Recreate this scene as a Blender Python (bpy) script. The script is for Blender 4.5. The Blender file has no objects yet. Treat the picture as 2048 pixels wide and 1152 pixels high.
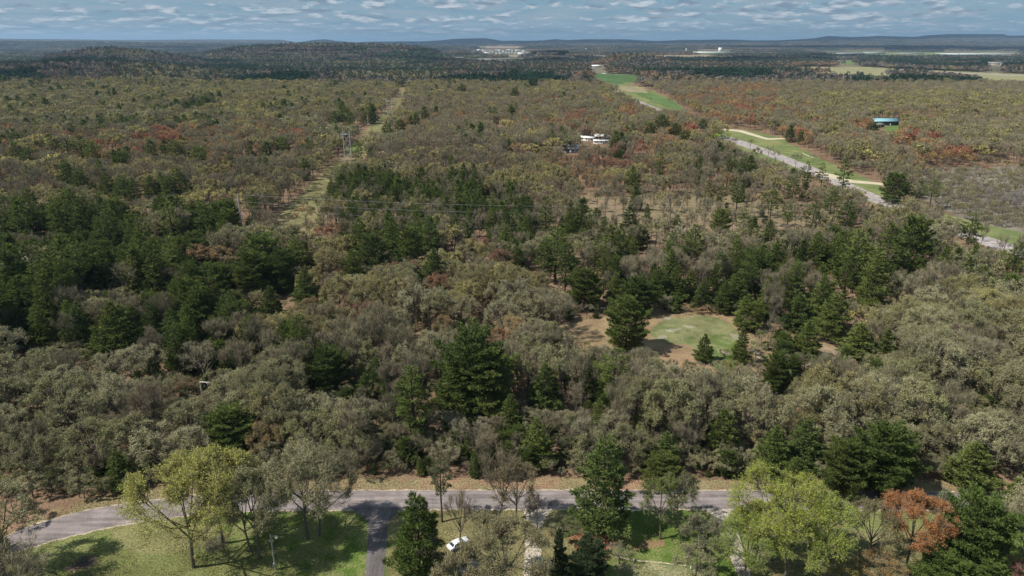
import bpy, math, random
import numpy as np
from mathutils import Vector

random.seed(7)
RNG = np.random.default_rng(7)
R = math.radians
SC = bpy.context.scene
COL = SC.collection

# ---------------------------------------------------------------- camera
CAM_H, FPX, CX, CY = 95.0, 1365.33, 1024.0, 576.0
PITCH = math.atan((CY - 84.0) / FPX)
SP, CP = math.sin(PITCH), math.cos(PITCH)
cam_d = bpy.data.cameras.new("camera")
cam = bpy.data.objects.new("camera", cam_d); COL.objects.link(cam)
cam.location = (0, 0, CAM_H); cam.rotation_euler = (R(90) - PITCH, 0, 0)
cam_d.sensor_width = 36; cam_d.lens = 24; cam_d.clip_start = 0.5; cam_d.clip_end = 90000
SC.camera = cam

# ---------------------------------------------------------------- sun and sky
SUN_EL, SUN_AZ = R(51), math.atan2(-0.30, -0.954)      # direction towards the sun
SUNV = Vector((math.cos(SUN_EL) * math.cos(SUN_AZ), math.cos(SUN_EL) * math.sin(SUN_AZ), math.sin(SUN_EL)))
sl = bpy.data.lights.new("sun", 'SUN'); sl.energy = 4.8; sl.angle = R(0.53); sl.color = (1.0, 0.95, 0.86)
so = bpy.data.objects.new("sun", sl); COL.objects.link(so)
so.rotation_euler = SUNV.to_track_quat('Z', 'Y').to_euler()
SC.view_settings.view_transform = 'Standard'; SC.view_settings.look = 'None'
SC.view_settings.exposure = 0.30; SC.view_settings.gamma = 1.0

W = bpy.data.worlds.new("World"); SC.world = W; W.use_nodes = True
wn, wl = W.node_tree.nodes, W.node_tree.links
wn.clear()
def nd(nodes, t, **k):
    n = nodes.new(t)
    for a, b in k.items(): setattr(n, a, b)
    return n
def mth(nt, op, a, b=None, c=None, clamp=False):
    n = nt.nodes.new('ShaderNodeMath'); n.operation = op; n.use_clamp = clamp
    for i, v in enumerate((a, b, c)):
        if v is None: continue
        if isinstance(v, (int, float)): n.inputs[i].default_value = v
        else: nt.links.new(v, n.inputs[i])
    return n.outputs[0]
def mixc(nt, fac, a, b, blend='MIX'):
    n = nt.nodes.new('ShaderNodeMix'); n.data_type = 'RGBA'; n.blend_type = blend
    for i, v in ((0, fac), (6, a), (7, b)):
        if isinstance(v, (int, float)): n.inputs[i].default_value = v
        elif isinstance(v, (tuple, list)): n.inputs[i].default_value = tuple(v) + (1,) * (4 - len(v))
        else: nt.links.new(v, n.inputs[i])
    return n.outputs[2]
def maprange(nt, v, a, b, c=0.0, d=1.0, smooth=True):
    n = nt.nodes.new('ShaderNodeMapRange')
    if smooth: n.interpolation_type = 'SMOOTHSTEP'
    nt.links.new(v, n.inputs[0])
    for i, x in enumerate((a, b, c, d)): n.inputs[i + 1].default_value = x
    return n.outputs[0]

sky = nd(wn, 'ShaderNodeTexSky', sky_type='NISHITA', sun_disc=False, sun_elevation=SUN_EL,
         sun_rotation=math.atan2(SUNV.x, SUNV.y), altitude=300, air_density=1.0, dust_density=0.6, ozone_density=2.0)
NT = W.node_tree
tc = nd(wn, 'ShaderNodeTexCoord'); sp = nd(wn, 'ShaderNodeSeparateXYZ'); wl.new(tc.outputs['Generated'], sp.inputs[0])
zc = mth(NT, 'MAXIMUM', sp.outputs[2], 0.0)
def cloudn(dz, detail, ku, kv, off=0.0, rough=.55):
    az = mth(NT, 'ARCTAN2', sp.outputs[0], sp.outputs[1])
    lg = mth(NT, 'LOGARITHM', mth(NT, 'ADD', zc, 0.014 + dz), math.e)
    cb = nd(wn, 'ShaderNodeCombineXYZ')
    wl.new(mth(NT, 'MULTIPLY', az, ku), cb.inputs[0]); wl.new(mth(NT, 'MULTIPLY', lg, kv), cb.inputs[1])
    cb.inputs[2].default_value = off
    n = nd(wn, 'ShaderNodeTexNoise'); n.inputs['Scale'].default_value = 1.0
    n.inputs['Detail'].default_value = detail; n.inputs['Roughness'].default_value = rough
    wl.new(cb.outputs[0], n.inputs['Vector']); return n.outputs[0]
lowf = maprange(NT, zc, 0.008, 0.034)
def mixf(a_, b_): return mth(NT, 'ADD', mth(NT, 'MULTIPLY', a_, mth(NT, 'SUBTRACT', 1.0, lowf)), mth(NT, 'MULTIPLY', b_, lowf))
nb = cloudn(0.0, 3, 6, 2.6, 5.0)
n0 = mixf(cloudn(0.0, 5, 62, 9, 3.0, .60), cloudn(0.0, 7, 30, 5.2, 0, .63))
l0 = cloudn(0.0, 2, 27, 6.6, 0, .5); l1 = cloudn(0.0052, 2, 27, 6.6, 0, .5)
cov = mth(NT, 'ADD', n0, mth(NT, 'MULTIPLY', mth(NT, 'SUBTRACT', nb, 0.5), 0.45))
mask = maprange(NT, cov, 0.455, 0.60)
lit = maprange(NT, mth(NT, 'SUBTRACT', l0, l1), -0.10, 0.12)
veil = maprange(NT, cloudn(0.0, 5, 11, 6.0, 9.0, .6), 0.36, 0.62)
cl_dark = (1.9, 2.6, 3.4); cl_light = (6.0, 6.4, 6.8)
ccol = mixc(NT, lit, cl_dark, cl_light)
hz = maprange(NT, zc, 0.0, 0.026)
fade = mth(NT, 'ADD', mth(NT, 'MULTIPLY', hz, 0.72), 0.10)
skyc = mixc(NT, 1.0, sky.outputs[0], (0.55, 0.74, 0.92), 'MULTIPLY')
hb = maprange(NT, zc, 0.0, 0.06)
skyc = mixc(NT, mth(NT, 'SUBTRACT', 0.85, mth(NT, 'MULTIPLY', hb, 0.25)), skyc, (1.70, 3.0, 4.15))
skyc = mixc(NT, mth(NT, 'MULTIPLY', mth(NT, 'MULTIPLY', veil, fade), 0.80), skyc, (3.2, 3.9, 4.6))
wcol = mixc(NT, mth(NT, 'MULTIPLY', mask, fade), skyc, ccol)
bg = nd(wn, 'ShaderNodeBackground'); bg.inputs[1].default_value = 0.085
wl.new(wcol, bg.inputs[0]); wo = nd(wn, 'ShaderNodeOutputWorld'); wl.new(bg.outputs[0], wo.inputs[0])

# ---------------------------------------------------------------- projection helpers
def ray(px, py):
    vx = (px - CX) / FPX; vy = -(py - CY) / FPX
    return vx, CP + vy * SP, -SP + vy * CP
def G(px, py, z=0.0):
    dx, dy, dz = ray(px, py); t = (z - CAM_H) / dz
    return dx * t, dy * t
def PJ(x, y, z=0.0):
    dz = z - CAM_H
    dep = y * CP - dz * SP; up = y * SP + dz * CP
    dep = np.maximum(dep, 1.0) if isinstance(dep, np.ndarray) else max(dep, 1.0)
    return CX + FPX * x / dep, CY - FPX * up / dep, dep
def inpoly(px, py, poly):
    px = np.asarray(px, float); py = np.asarray(py, float)
    ins = np.zeros(px.shape, bool); n = len(poly)
    for i in range(n):
        x1, y1 = poly[i]; x2, y2 = poly[(i + 1) % n]
        if y1 == y2: continue
        c = ((y1 > py) != (y2 > py)) & (px < (x2 - x1) * (py - y1) / (y2 - y1) + x1)
        ins ^= c
    return ins
_T = np.random.default_rng(3).random((256, 256))
def vnoise(x, y):
    x = np.asarray(x, float); y = np.asarray(y, float)
    xi = np.floor(x).astype(int); yi = np.floor(y).astype(int); fx = x - xi; fy = y - yi
    fx = fx * fx * (3 - 2 * fx); fy = fy * fy * (3 - 2 * fy)
    a = _T[xi % 256, yi % 256]; b = _T[(xi + 1) % 256, yi % 256]; c = _T[xi % 256, (yi + 1) % 256]; d = _T[(xi + 1) % 256, (yi + 1) % 256]
    return (a * (1 - fx) + b * fx) * (1 - fy) + (c * (1 - fx) + d * fx) * fy
def fbm(x, y, o=4):
    v = 0; a = .5; t = 0
    for i in range(o):
        v = v + a * vnoise(x * 2 ** i + 17 * i, y * 2 ** i + 5 * i); t += a; a *= .5
    return v / t

# ---------------------------------------------------------------- terrain
FAR = [(-900, 79), (-300, 77), (0, 76.6), (60, 77.5), (137, 78), (215, 79), (293, 79.3), (400, 78.2), (500, 78.6), (566, 79), (595, 84), (612, 82), (625, 79.5), (652, 77.8),
       (673, 81), (712, 84), (742, 82.5), (800, 82), (850, 82), (880, 80), (909, 77), (970, 75.5), (1005, 81), (1025, 80.5), (1054, 80.7), (1085, 80), (1112, 77.5), (1132, 79.5),
       (1172, 77.7), (1217, 77.8), (1252, 78), (1285, 80), (1315, 81.2), (1363, 79), (1400, 79), (1432, 78.3), (1471, 78.6), (1500, 80), (1550, 80), (1591, 78), (1625, 76), (1653, 71),
       (1702, 73.5), (1754, 71), (1827, 73), (1848, 70), (1890, 67.5), (2001, 67.5), (2011, 70.5), (2048, 70), (2400, 72), (3000, 76)]
MOUNDS = [  # distance, half depth, canopy allowance, polyline of the outline
    (16500, 1500, 8, FAR),
    (9500, 900, 10, [(-900, 84), (0, 83), (60, 82.5), (160, 83.3), (240, 85), (330, 87), (420, 88), (520, 89), (600, 92), (2600, 92)]),
    (12500, 700, 8, [(-100, 93), (880, 93), (960, 88.5), (1030, 89), (1110, 86), (1200, 87), (1350, 88), (1500, 86), (1640, 82), (1760, 82), (1850, 84), (1960, 83), (2100, 84), (2700, 88)]),
    (3900, 420, 17, [(300, 125), (420, 112), (450, 97), (500, 92), (560, 88.5), (620, 86.5), (700, 87), (760, 88), (800, 90), (845, 96), (868, 106), (890, 120)]),
    (3000, 260, 17, [(60, 130), (110, 108), (150, 102), (190, 95.5), (240, 94), (300, 101), (350, 108), (420, 122)]),
    (1750, 190, 17, [(-300, 125), (-100, 122), (40, 126), (100, 123), (150, 120.5), (220, 120), (290, 124), (350, 129), (420, 140)]),
    (2900, 160, 16, [(1180, 125), (1215, 112), (1240, 107), (1280, 105.5), (1310, 110), (1345, 122)]),
    (4100, 120, 16, [(1075, 115), (1085, 101), (1100, 98), (1112, 102), (1125, 115)]),
]
def hgt(x, y):
    x = np.asarray(x, float); y = np.asarray(y, float)
    yy = np.maximum(y, 200.0)
    px = CX + FPX * x / (yy * CP + CAM_H * SP)
    h = np.zeros(x.shape)
    for D, Wd, can, pl in MOUNDS:
        a = np.array(pl, float)
        py = np.interp(px, a[:, 0], a[:, 1], left=a[0, 1], right=a[-1, 1])
        vy = -(py - CY) / FPX
        zt = CAM_H + D * (-SP + vy * CP) / (CP + vy * SP) - can
        w = np.exp(-((yy - D) / Wd) ** 2)
        h = np.maximum(h, np.maximum(zt, 0) * w)
    h = h * (y > 600)
    return h

# ---------------------------------------------------------------- areas, as outlines on the photograph's ground
EDGE = [(-700, 1230), (-200, 1115), (0, 1056), (100, 1020), (200, 996), (285, 982), (420, 964), (520, 960), (600, 964), (720, 956), (800, 960), (900, 954), (1000, 961), (1120, 955), (1300, 960), (1420, 958), (1600, 962), (1720, 956), (1800, 962), (2048, 958), (2800, 960)]
ROAD_FAR = [(-500, 1210), (-200, 1130), (0, 1080), (31, 1064), (80, 1046), (149, 1026), (220, 1012), (288, 1003), (360, 994), (440, 987), (521, 983.5), (694, 981.5), (1000, 981), (1400, 981), (1700, 982), (1872, 984.5), (2048, 988), (2300, 996), (2700, 1012)]
ROAD_NEAR = [(-500, 1275), (-200, 1180), (0, 1112), (45, 1099), (105, 1081), (174, 1064), (240, 1049), (312, 1038), (400, 1028), (470, 1024), (542, 1021), (700, 1018.5), (1000, 1018), (1400, 1018), (1700, 1018), (1872, 1020), (2048, 1025), (2300, 1035), (2700, 1054)]
CLEAR_G = [(1310, 650), (1340, 637), (1400, 631), (1440, 636), (1462, 648), (1484, 672), (1490, 700), (1486, 735), (1440, 745), (1412, 715), (1380, 690), (1318, 684), (1300, 668)]
CLEAR_B = [(1112, 655), (1160, 642), (1215, 634), (1300, 632), (1400, 622), (1452, 626), (1490, 655), (1508, 690), (1560, 715), (1545, 745), (1480, 760), (1380, 755), (1260, 745), (1150, 720)]
CORR = [(500, 480), (545, 440), (590, 400), (628, 362), (672, 322), (700, 292), (738, 254), (766, 228), (788, 200), (806, 172), (820, 172), (812, 200), (802, 232), (778, 262), (748, 295), (722, 325), (692, 352), (668, 385), (655, 420), (630, 470)]
HWY_G = [(1205, 168), (1250, 166), (1300, 180), (1345, 200), (1372, 222), (1420, 252), (1500, 262), (1560, 276), (1620, 305), (1690, 340), (1740, 358), (1790, 392), (1850, 420), (1940, 442), (2080, 470), (2300, 520), (2300, 590), (2048, 510),
         (1960, 478), (1860, 450), (1740, 405), (1690, 385), (1640, 352), (1560, 335), (1450, 300), (1440, 270), (1380, 242), (1290, 215), (1240, 190)]
GREENF = [(1140, 146), (1175, 146), (1280, 150), (1285, 164), (1225, 168), (1195, 158)]
TANF = [(1220, 171), (1290, 173), (1295, 186), (1262, 186), (1236, 180)]
AIRF = [(1560, 134), (1700, 133), (1900, 142), (2300, 158), (2300, 190), (2048, 166), (1900, 156), (1760, 151), (1640, 147), (1570, 142)]
SHRUBF = [(1830, 335), (2300, 330), (2300, 470), (2048, 466), (1930, 440), (1850, 400)]
SPARSE = [(1150, 395), (1400, 385), (1600, 410), (1700, 440), (1560, 485), (1350, 485), (1180, 470)]
MEADOWR = [(1580, 690), (1690, 680), (1700, 725), (1600, 735)]
VIS = [[(472, 386), (480, 386), (491, 466), (483, 466)],  # what the photograph shows bare of crowns
    [(1318, 645), (1400, 632), (1460, 640), (1484, 668), (1496, 692), (1535, 715), (1500, 738), (1440, 730), (1405, 742), (1320, 706)],
    [(1130, 655), (1205, 640), (1205, 682), (1160, 682)],
    [(548, 450), (590, 410), (622, 404), (596, 446)], [(662, 332), (698, 298), (728, 292), (700, 320)], [(740, 258), (764, 236), (784, 234), (758, 259)], [(788, 212), (801, 192), (807, 192), (794, 214)],
    [(1240, 178), (1345, 202), (1372, 222), (1300, 212)],
    [(1452, 262), (1530, 272), (1580, 282), (1640, 318), (1705, 345), (1665, 356), (1580, 328), (1470, 290)],
    [(1150, 147), (1280, 152), (1284, 163), (1225, 167), (1195, 157)],
    [(1228, 172), (1290, 174), (1295, 186), (1262, 186)],
    [(1570, 137), (1700, 136), (1900, 144), (2300, 160), (2300, 175), (2048, 160), (1900, 151), (1640, 144)],
    [(1742, 232), (1800, 234), (1800, 262), (1755, 262)],
    [(1164, 268), (1186, 268), (1186, 285), (1164, 285)], [(1187, 272), (1215, 272), (1215, 291), (1187, 291)], [(1242, 271), (1254, 271), (1254, 276), (1242, 276)], [(1268, 268), (1280, 268), (1280, 276), (1268, 276)], [(1128, 289), (1156, 289), (1156, 306), (1128, 306)],
    [(1850, 345), (2300, 345), (2300, 462), (2048, 462), (1930, 432), (1860, 400)],
    [(1170, 130), (1222, 130), (1222, 150), (1170, 150)], [(1665, 119), (1720, 119), (1720, 130), (1665, 130)], [(1965, 127), (2015, 127), (2015, 136), (1965, 136)],
    [(1385, 98), (1465, 98), (1465, 107), (1385, 107)], [(1880, 102), (2040, 102), (2040, 111), (1880, 111)], [(1640, 104), (1830, 104), (1830, 109), (1640, 109)],
    [(930, 116), (1045, 116), (1045, 121), (930, 121)], [(1000, 101), (1070, 101), (1070, 110), (1000, 110)],
    [(950, 92), (1048, 92), (1048, 97), (950, 97)], [(960, 103), (1000, 103), (1000, 109), (960, 109)],
    [(1715, 372), (1800, 380), (1815, 410), (1735, 398)], [(1980, 480), (2048, 486), (2048, 502), (1975, 494)],
]
FOREG = EDGE + [(2800, 1400), (-700, 1400)]

# ---------------------------------------------------------------- materials
def newmat(name):
    m = bpy.data.materials.new(name); m.use_nodes = True
    m.node_tree.nodes.clear(); return m, m.node_tree
def simple(name, col, rough=0.8, metal=0.0, noise=0.0, nscale=2.0, spec=0.3, bump=0.0):
    m, nt = newmat(name)
    b = nt.nodes.new('ShaderNodeBsdfPrincipled'); o = nt.nodes.new('ShaderNodeOutputMaterial'); nt.links.new(b.outputs[0], o.inputs[0])
    b.inputs['Roughness'].default_value = rough; b.inputs['Metallic'].default_value = metal; b.inputs['Specular IOR Level'].default_value = spec
    b.inputs['Base Color'].default_value = tuple(col) + (1,)
    if noise > 0:
        t = nt.nodes.new('ShaderNodeTexCoord'); n = nt.nodes.new('ShaderNodeTexNoise'); n.inputs['Scale'].default_value = nscale; n.inputs['Detail'].default_value = 5
        nt.links.new(t.outputs['Object'], n.inputs['Vector'])
        f = maprange(nt, n.outputs[0], 0.3, 0.7, 1 - noise, 1 + noise, False)
        cc = nt.nodes.new('ShaderNodeCombineXYZ')
        for i in range(3): nt.links.new(f, cc.inputs[i])
        nt.links.new(mixc(nt, 1.0, tuple(col), cc.outputs[0], 'MULTIPLY'), b.inputs['Base Color'])
        if bump:
            bp = nt.nodes.new('ShaderNodeBump'); bp.inputs['Strength'].default_value = bump; nt.links.new(n.outputs[0], bp.inputs['Height']); nt.links.new(bp.outputs[0], b.inputs['Normal'])
    return m
def foliage(name, transl=0.25, attr=True, col=(.1, .1, .05), var=0.45, tv=False, sat=1.0):
    m, nt = newmat(name); N = nt.nodes; L = nt.links
    ge = N.new('ShaderNodeNewGeometry')
    if attr:
        a = N.new('ShaderNodeAttribute'); a.attribute_type = 'INSTANCER'; a.attribute_name = 'tint'; base = a.outputs['Color']
    else: base = None
    f = maprange(nt, ge.outputs['Random Per Island'], 0, 1, 1 - var, 1 + var, False)
    cc = N.new('ShaderNodeCombineXYZ')
    for i in range(3): L.new(f, cc.inputs[i])
    c = mixc(nt, 1.0, base if base is not None else tuple(col), cc.outputs[0], 'MULTIPLY')
    if tv:
        t = N.new('ShaderNodeAttribute'); t.attribute_type = 'GEOMETRY'; t.attribute_name = 'tv'
        c = mixc(nt, 1.0, c, t.outputs['Color'], 'MULTIPLY')
    d = N.new('ShaderNodeBsdfDiffuse'); tr = N.new('ShaderNodeBsdfTranslucent'); mx = N.new('ShaderNodeMixShader'); mx.inputs[0].default_value = transl
    L.new(c, d.inputs[0]); L.new(c, tr.inputs[0]); L.new(d.outputs[0], mx.inputs[1]); L.new(tr.outputs[0], mx.inputs[2])
    o = N.new('ShaderNodeOutputMaterial'); L.new(mx.outputs[0], o.inputs[0])
    return m
M_LEAF = foliage("leaves", 0.30)
M_NEEDLE = foliage("needles", 0.28, var=0.5)
M_TWIG = foliage("twigs", 0.0, attr=False, col=(.248, .230, .152), var=0.35)
M_TWIGT = foliage("tinted_twigs", 0.0, var=0.35)
M_CANOPY = foliage("far_canopy", 0.1, tv=True, var=0.3)
M_BARK = simple("bark", (.125, .108, .088), .95, noise=.35, nscale=3, spec=.05)
M_PBARK = simple("pine_bark", (.07, .055, .045), .95, noise=.35, nscale=3, spec=.05)

# ---------------------------------------------------------------- mesh helpers
class Geo:
    def __init__(s): s.v = []; s.f = []; s.m = []; s.n = 0; s.c = []
    def add(s, v, f, m=0, c=None):
        v = np.asarray(v, float).reshape(-1, 3); f = np.asarray(f, int)
        s.v.append(v); s.f.append((f + s.n, m)); s.n += len(v)
        if c is not None: s.c.append(c)
    def merge(s, o, mo=0):
        for v in o.v: s.v.append(v)
        for f, m in o.f: s.f.append((f + s.n, m + mo))
        s.n += o.n; return s
    def mesh(s, name, mats, smooth=False):
        me = bpy.data.meshes.new(name)
        if s.n == 0: return me
        V = np.concatenate(s.v)
        fl, st, tot, mi = [], [], [], []; k = 0
        for f, m in s.f:
            if len(f) == 0: continue
            w = f.shape[1]; fl.append(f.ravel()); st.append(k + np.arange(len(f)) * w); tot.append(np.full(len(f), w)); mi.append(np.full(len(f), m)); k += f.size
        fl = np.concatenate(fl); st = np.concatenate(st); tot = np.concatenate(tot); mi = np.concatenate(mi)
        me.vertices.add(len(V)); me.vertices.foreach_set('co', V.ravel().astype(np.float32))
        me.loops.add(len(fl)); me.loops.foreach_set('vertex_index', fl.astype(np.int32))
        me.polygons.add(len(st)); me.polygons.foreach_set('loop_start', st.astype(np.int32)); me.polygons.foreach_set('loop_total', tot.astype(np.int32))
        me.polygons.foreach_set('material_index', mi.astype(np.int32))
        if smooth: me.polygons.foreach_set('use_smooth', np.ones(len(st), bool))
        for m in mats: me.materials.append(m)
        me.update(calc_edges=True)
        return me
def norm(a): return a / np.maximum(np.linalg.norm(a, axis=-1, keepdims=True), 1e-9)
def tubes(g, P0, P1, r0, r1, sides=4, m=0):
    P0 = np.asarray(P0, float); P1 = np.asarray(P1, float); n = len(P0)
    if n == 0: return
    d = norm(P1 - P0); ref = np.where(np.abs(d[:, 2:3]) > .9, np.array([[1., 0, 0]]), np.array([[0, 0, 1.]]))
    u = norm(np.cross(d, ref)); w = np.cross(d, u)
    a = np.arange(sides) * 2 * math.pi / sides
    ring = u[:, None, :] * np.cos(a)[None, :, None] + w[:, None, :] * np.sin(a)[None, :, None]
    r0 = np.broadcast_to(np.asarray(r0, float), (n,)); r1 = np.broadcast_to(np.asarray(r1, float), (n,))
    A = P0[:, None] + ring * r0[:, None, None]; B = P1[:, None] + ring * r1[:, None, None]
    V = np.concatenate([A, B], 1).reshape(-1, 3)
    i = np.arange(sides); j = (i + 1) % sides
    q = np.stack([i, j, j + sides, i + sides], 1)
    F = (q[None] + (np.arange(n) * 2 * sides)[:, None, None]).reshape(-1, 4)
    g.add(V, F, m)
def ribbons(g, P0, P1, w, rng, m=0):
    n = len(P0)
    if n == 0: return
    d = norm(P1 - P0); u = norm(np.cross(d, rng.normal(size=(n, 3)))) * (np.asarray(w) / 2).reshape(-1, 1)
    V = np.stack([P0 - u, P0 + u, P1 + u * .5, P1 - u * .5], 1).reshape(-1, 3)
    F = np.arange(n * 4).reshape(-1, 4); g.add(V, F, m)
def leafq(g, C, D, L, w, rng, m=0):
    n = len(C)
    if n == 0: return
    D = norm(D); u = norm(np.cross(D, rng.normal(size=(n, 3))))
    L = np.broadcast_to(np.asarray(L, float).reshape(-1, 1), (n, 1))
    V = np.stack([C - u * L * w * .35, C + D * L * .5 - u * L * w, C + D * L, C + D * L * .5 + u * L * w], 1).reshape(-1, 3)
    g.add(V, np.arange(n * 4).reshape(-1, 4), m)
def needlet(g, C, D, L, w, rng, m=0):
    n = len(C)
    D = norm(D); u = norm(np.cross(D, rng.normal(size=(n, 3)))); L = np.broadcast_to(np.asarray(L, float).reshape(-1, 1), (n, 1))
    V = np.stack([C - u * L * w, C + u * L * w, C + D * L], 1).reshape(-1, 3)
    g.add(V, np.arange(n * 3).reshape(-1, 3), m)

def make_pine(H, Rr, base, shape, k, seed):
    """k: 1 near, 2 middle, 3+ far"""
    rng = np.random.default_rng(seed); cr = Geo(); tk = Geo()
    zs = np.linspace(0, H * .97, 7); wob = np.cumsum(rng.normal(0, .12, (7, 2)), 0); wob[0] = 0
    P = np.c_[wob, zs]; rad = .016 * H * (1 - .93 * zs / H)
    tubes(tk, P[:-1], P[1:], rad[:-1], rad[1:], 7 if k < 2 else 4)
    def axis(z): return np.array([np.interp(z, zs, P[:, 0]), np.interp(z, zs, P[:, 1]), z])
    z = base * H; C = []; D = []
    sp_ = {'irr': .062, 'cone': .052, 'round': .052}[shape] * H * (1 if k < 2 else 1.25)
    while z < H * .985:
        t = min(1.0, max(0.0, (z / H - base) / (1 - base)))
        if shape == 'cone': prof = (1 - t) ** .62 * (.62 + .38 * min(1, t / .12))
        elif shape == 'irr': prof = min(1, .45 + t * 1.6) * (1 - t ** 2.2) ** .8
        else: prof = (math.sin(math.pi * min(1, (.16 + t * .84))) ** .55 if t < .9 else .45 * (1 - t) / .1 + .12)
        nb = rng.integers(4, 7) if shape != 'irr' else rng.integers(3, 6)
        a0 = rng.uniform(0, 6.28)
        for b in range(nb):
            az = a0 + b * 2 * math.pi / nb + rng.normal(0, .22)
            L = Rr * prof * rng.uniform(.62, 1.12) * (rng.uniform(.55, 1.15) if shape == 'irr' else 1)
            if L < .35: L = .35
            el = R(-6 + 46 * t ** 1.5) + rng.normal(0, .08)
            if shape == 'round': el += R(8)
            dr = np.array([math.cos(az) * math.cos(el), math.sin(az) * math.cos(el), math.sin(el)])
            la = np.array([-math.sin(az), math.cos(az), 0])
            o = axis(z + rng.uniform(-.2, .2) * sp_)
            tip = o + dr * L + np.array([0, 0, .10 * L])
            tubes(tk, [o], [o + dr * L * .85], .012 * L + .02, .01, 3)
            npt = int(max(3, (L * L * .62 + L * .9) / (.20 * k * k) * (1.0 if shape != 'irr' else 1.05)))
            s = rng.uniform(.18 if L > 1 else 0, 1, npt) ** .75
            wd = .42 * L * np.sin(np.pi * np.clip(s, .05, .98)) ** .7 * (1 - .35 * s)
            lat = rng.uniform(-1, 1, npt)
            pts = o + dr * (s * L)[:, None] + la * (lat * wd)[:, None] + np.c_[np.zeros(npt), np.zeros(npt), .10 * L * s * s + rng.normal(0, .16, npt) + .05 * L * (1 - lat ** 2)]
            C.append(pts); D.append(np.tile(dr * .7, (npt, 1)) + la * (lat * .7)[:, None] + np.array([0, 0, .55]))
        z += sp_ * rng.uniform(.8, 1.2)
    C = np.concatenate(C); D = np.concatenate(D)
    nt_ = 4 if k < 3 else 3
    C = np.repeat(C, nt_, 0); D = np.repeat(D, nt_, 0) + rng.normal(0, .55, (len(C), 3))
    size = .56 * (k ** .8) * rng.uniform(.7, 1.3, len(C))
    needlet(cr, C, D, size, .17 if k < 2 else .22, rng)
    return cr, tk

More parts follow.
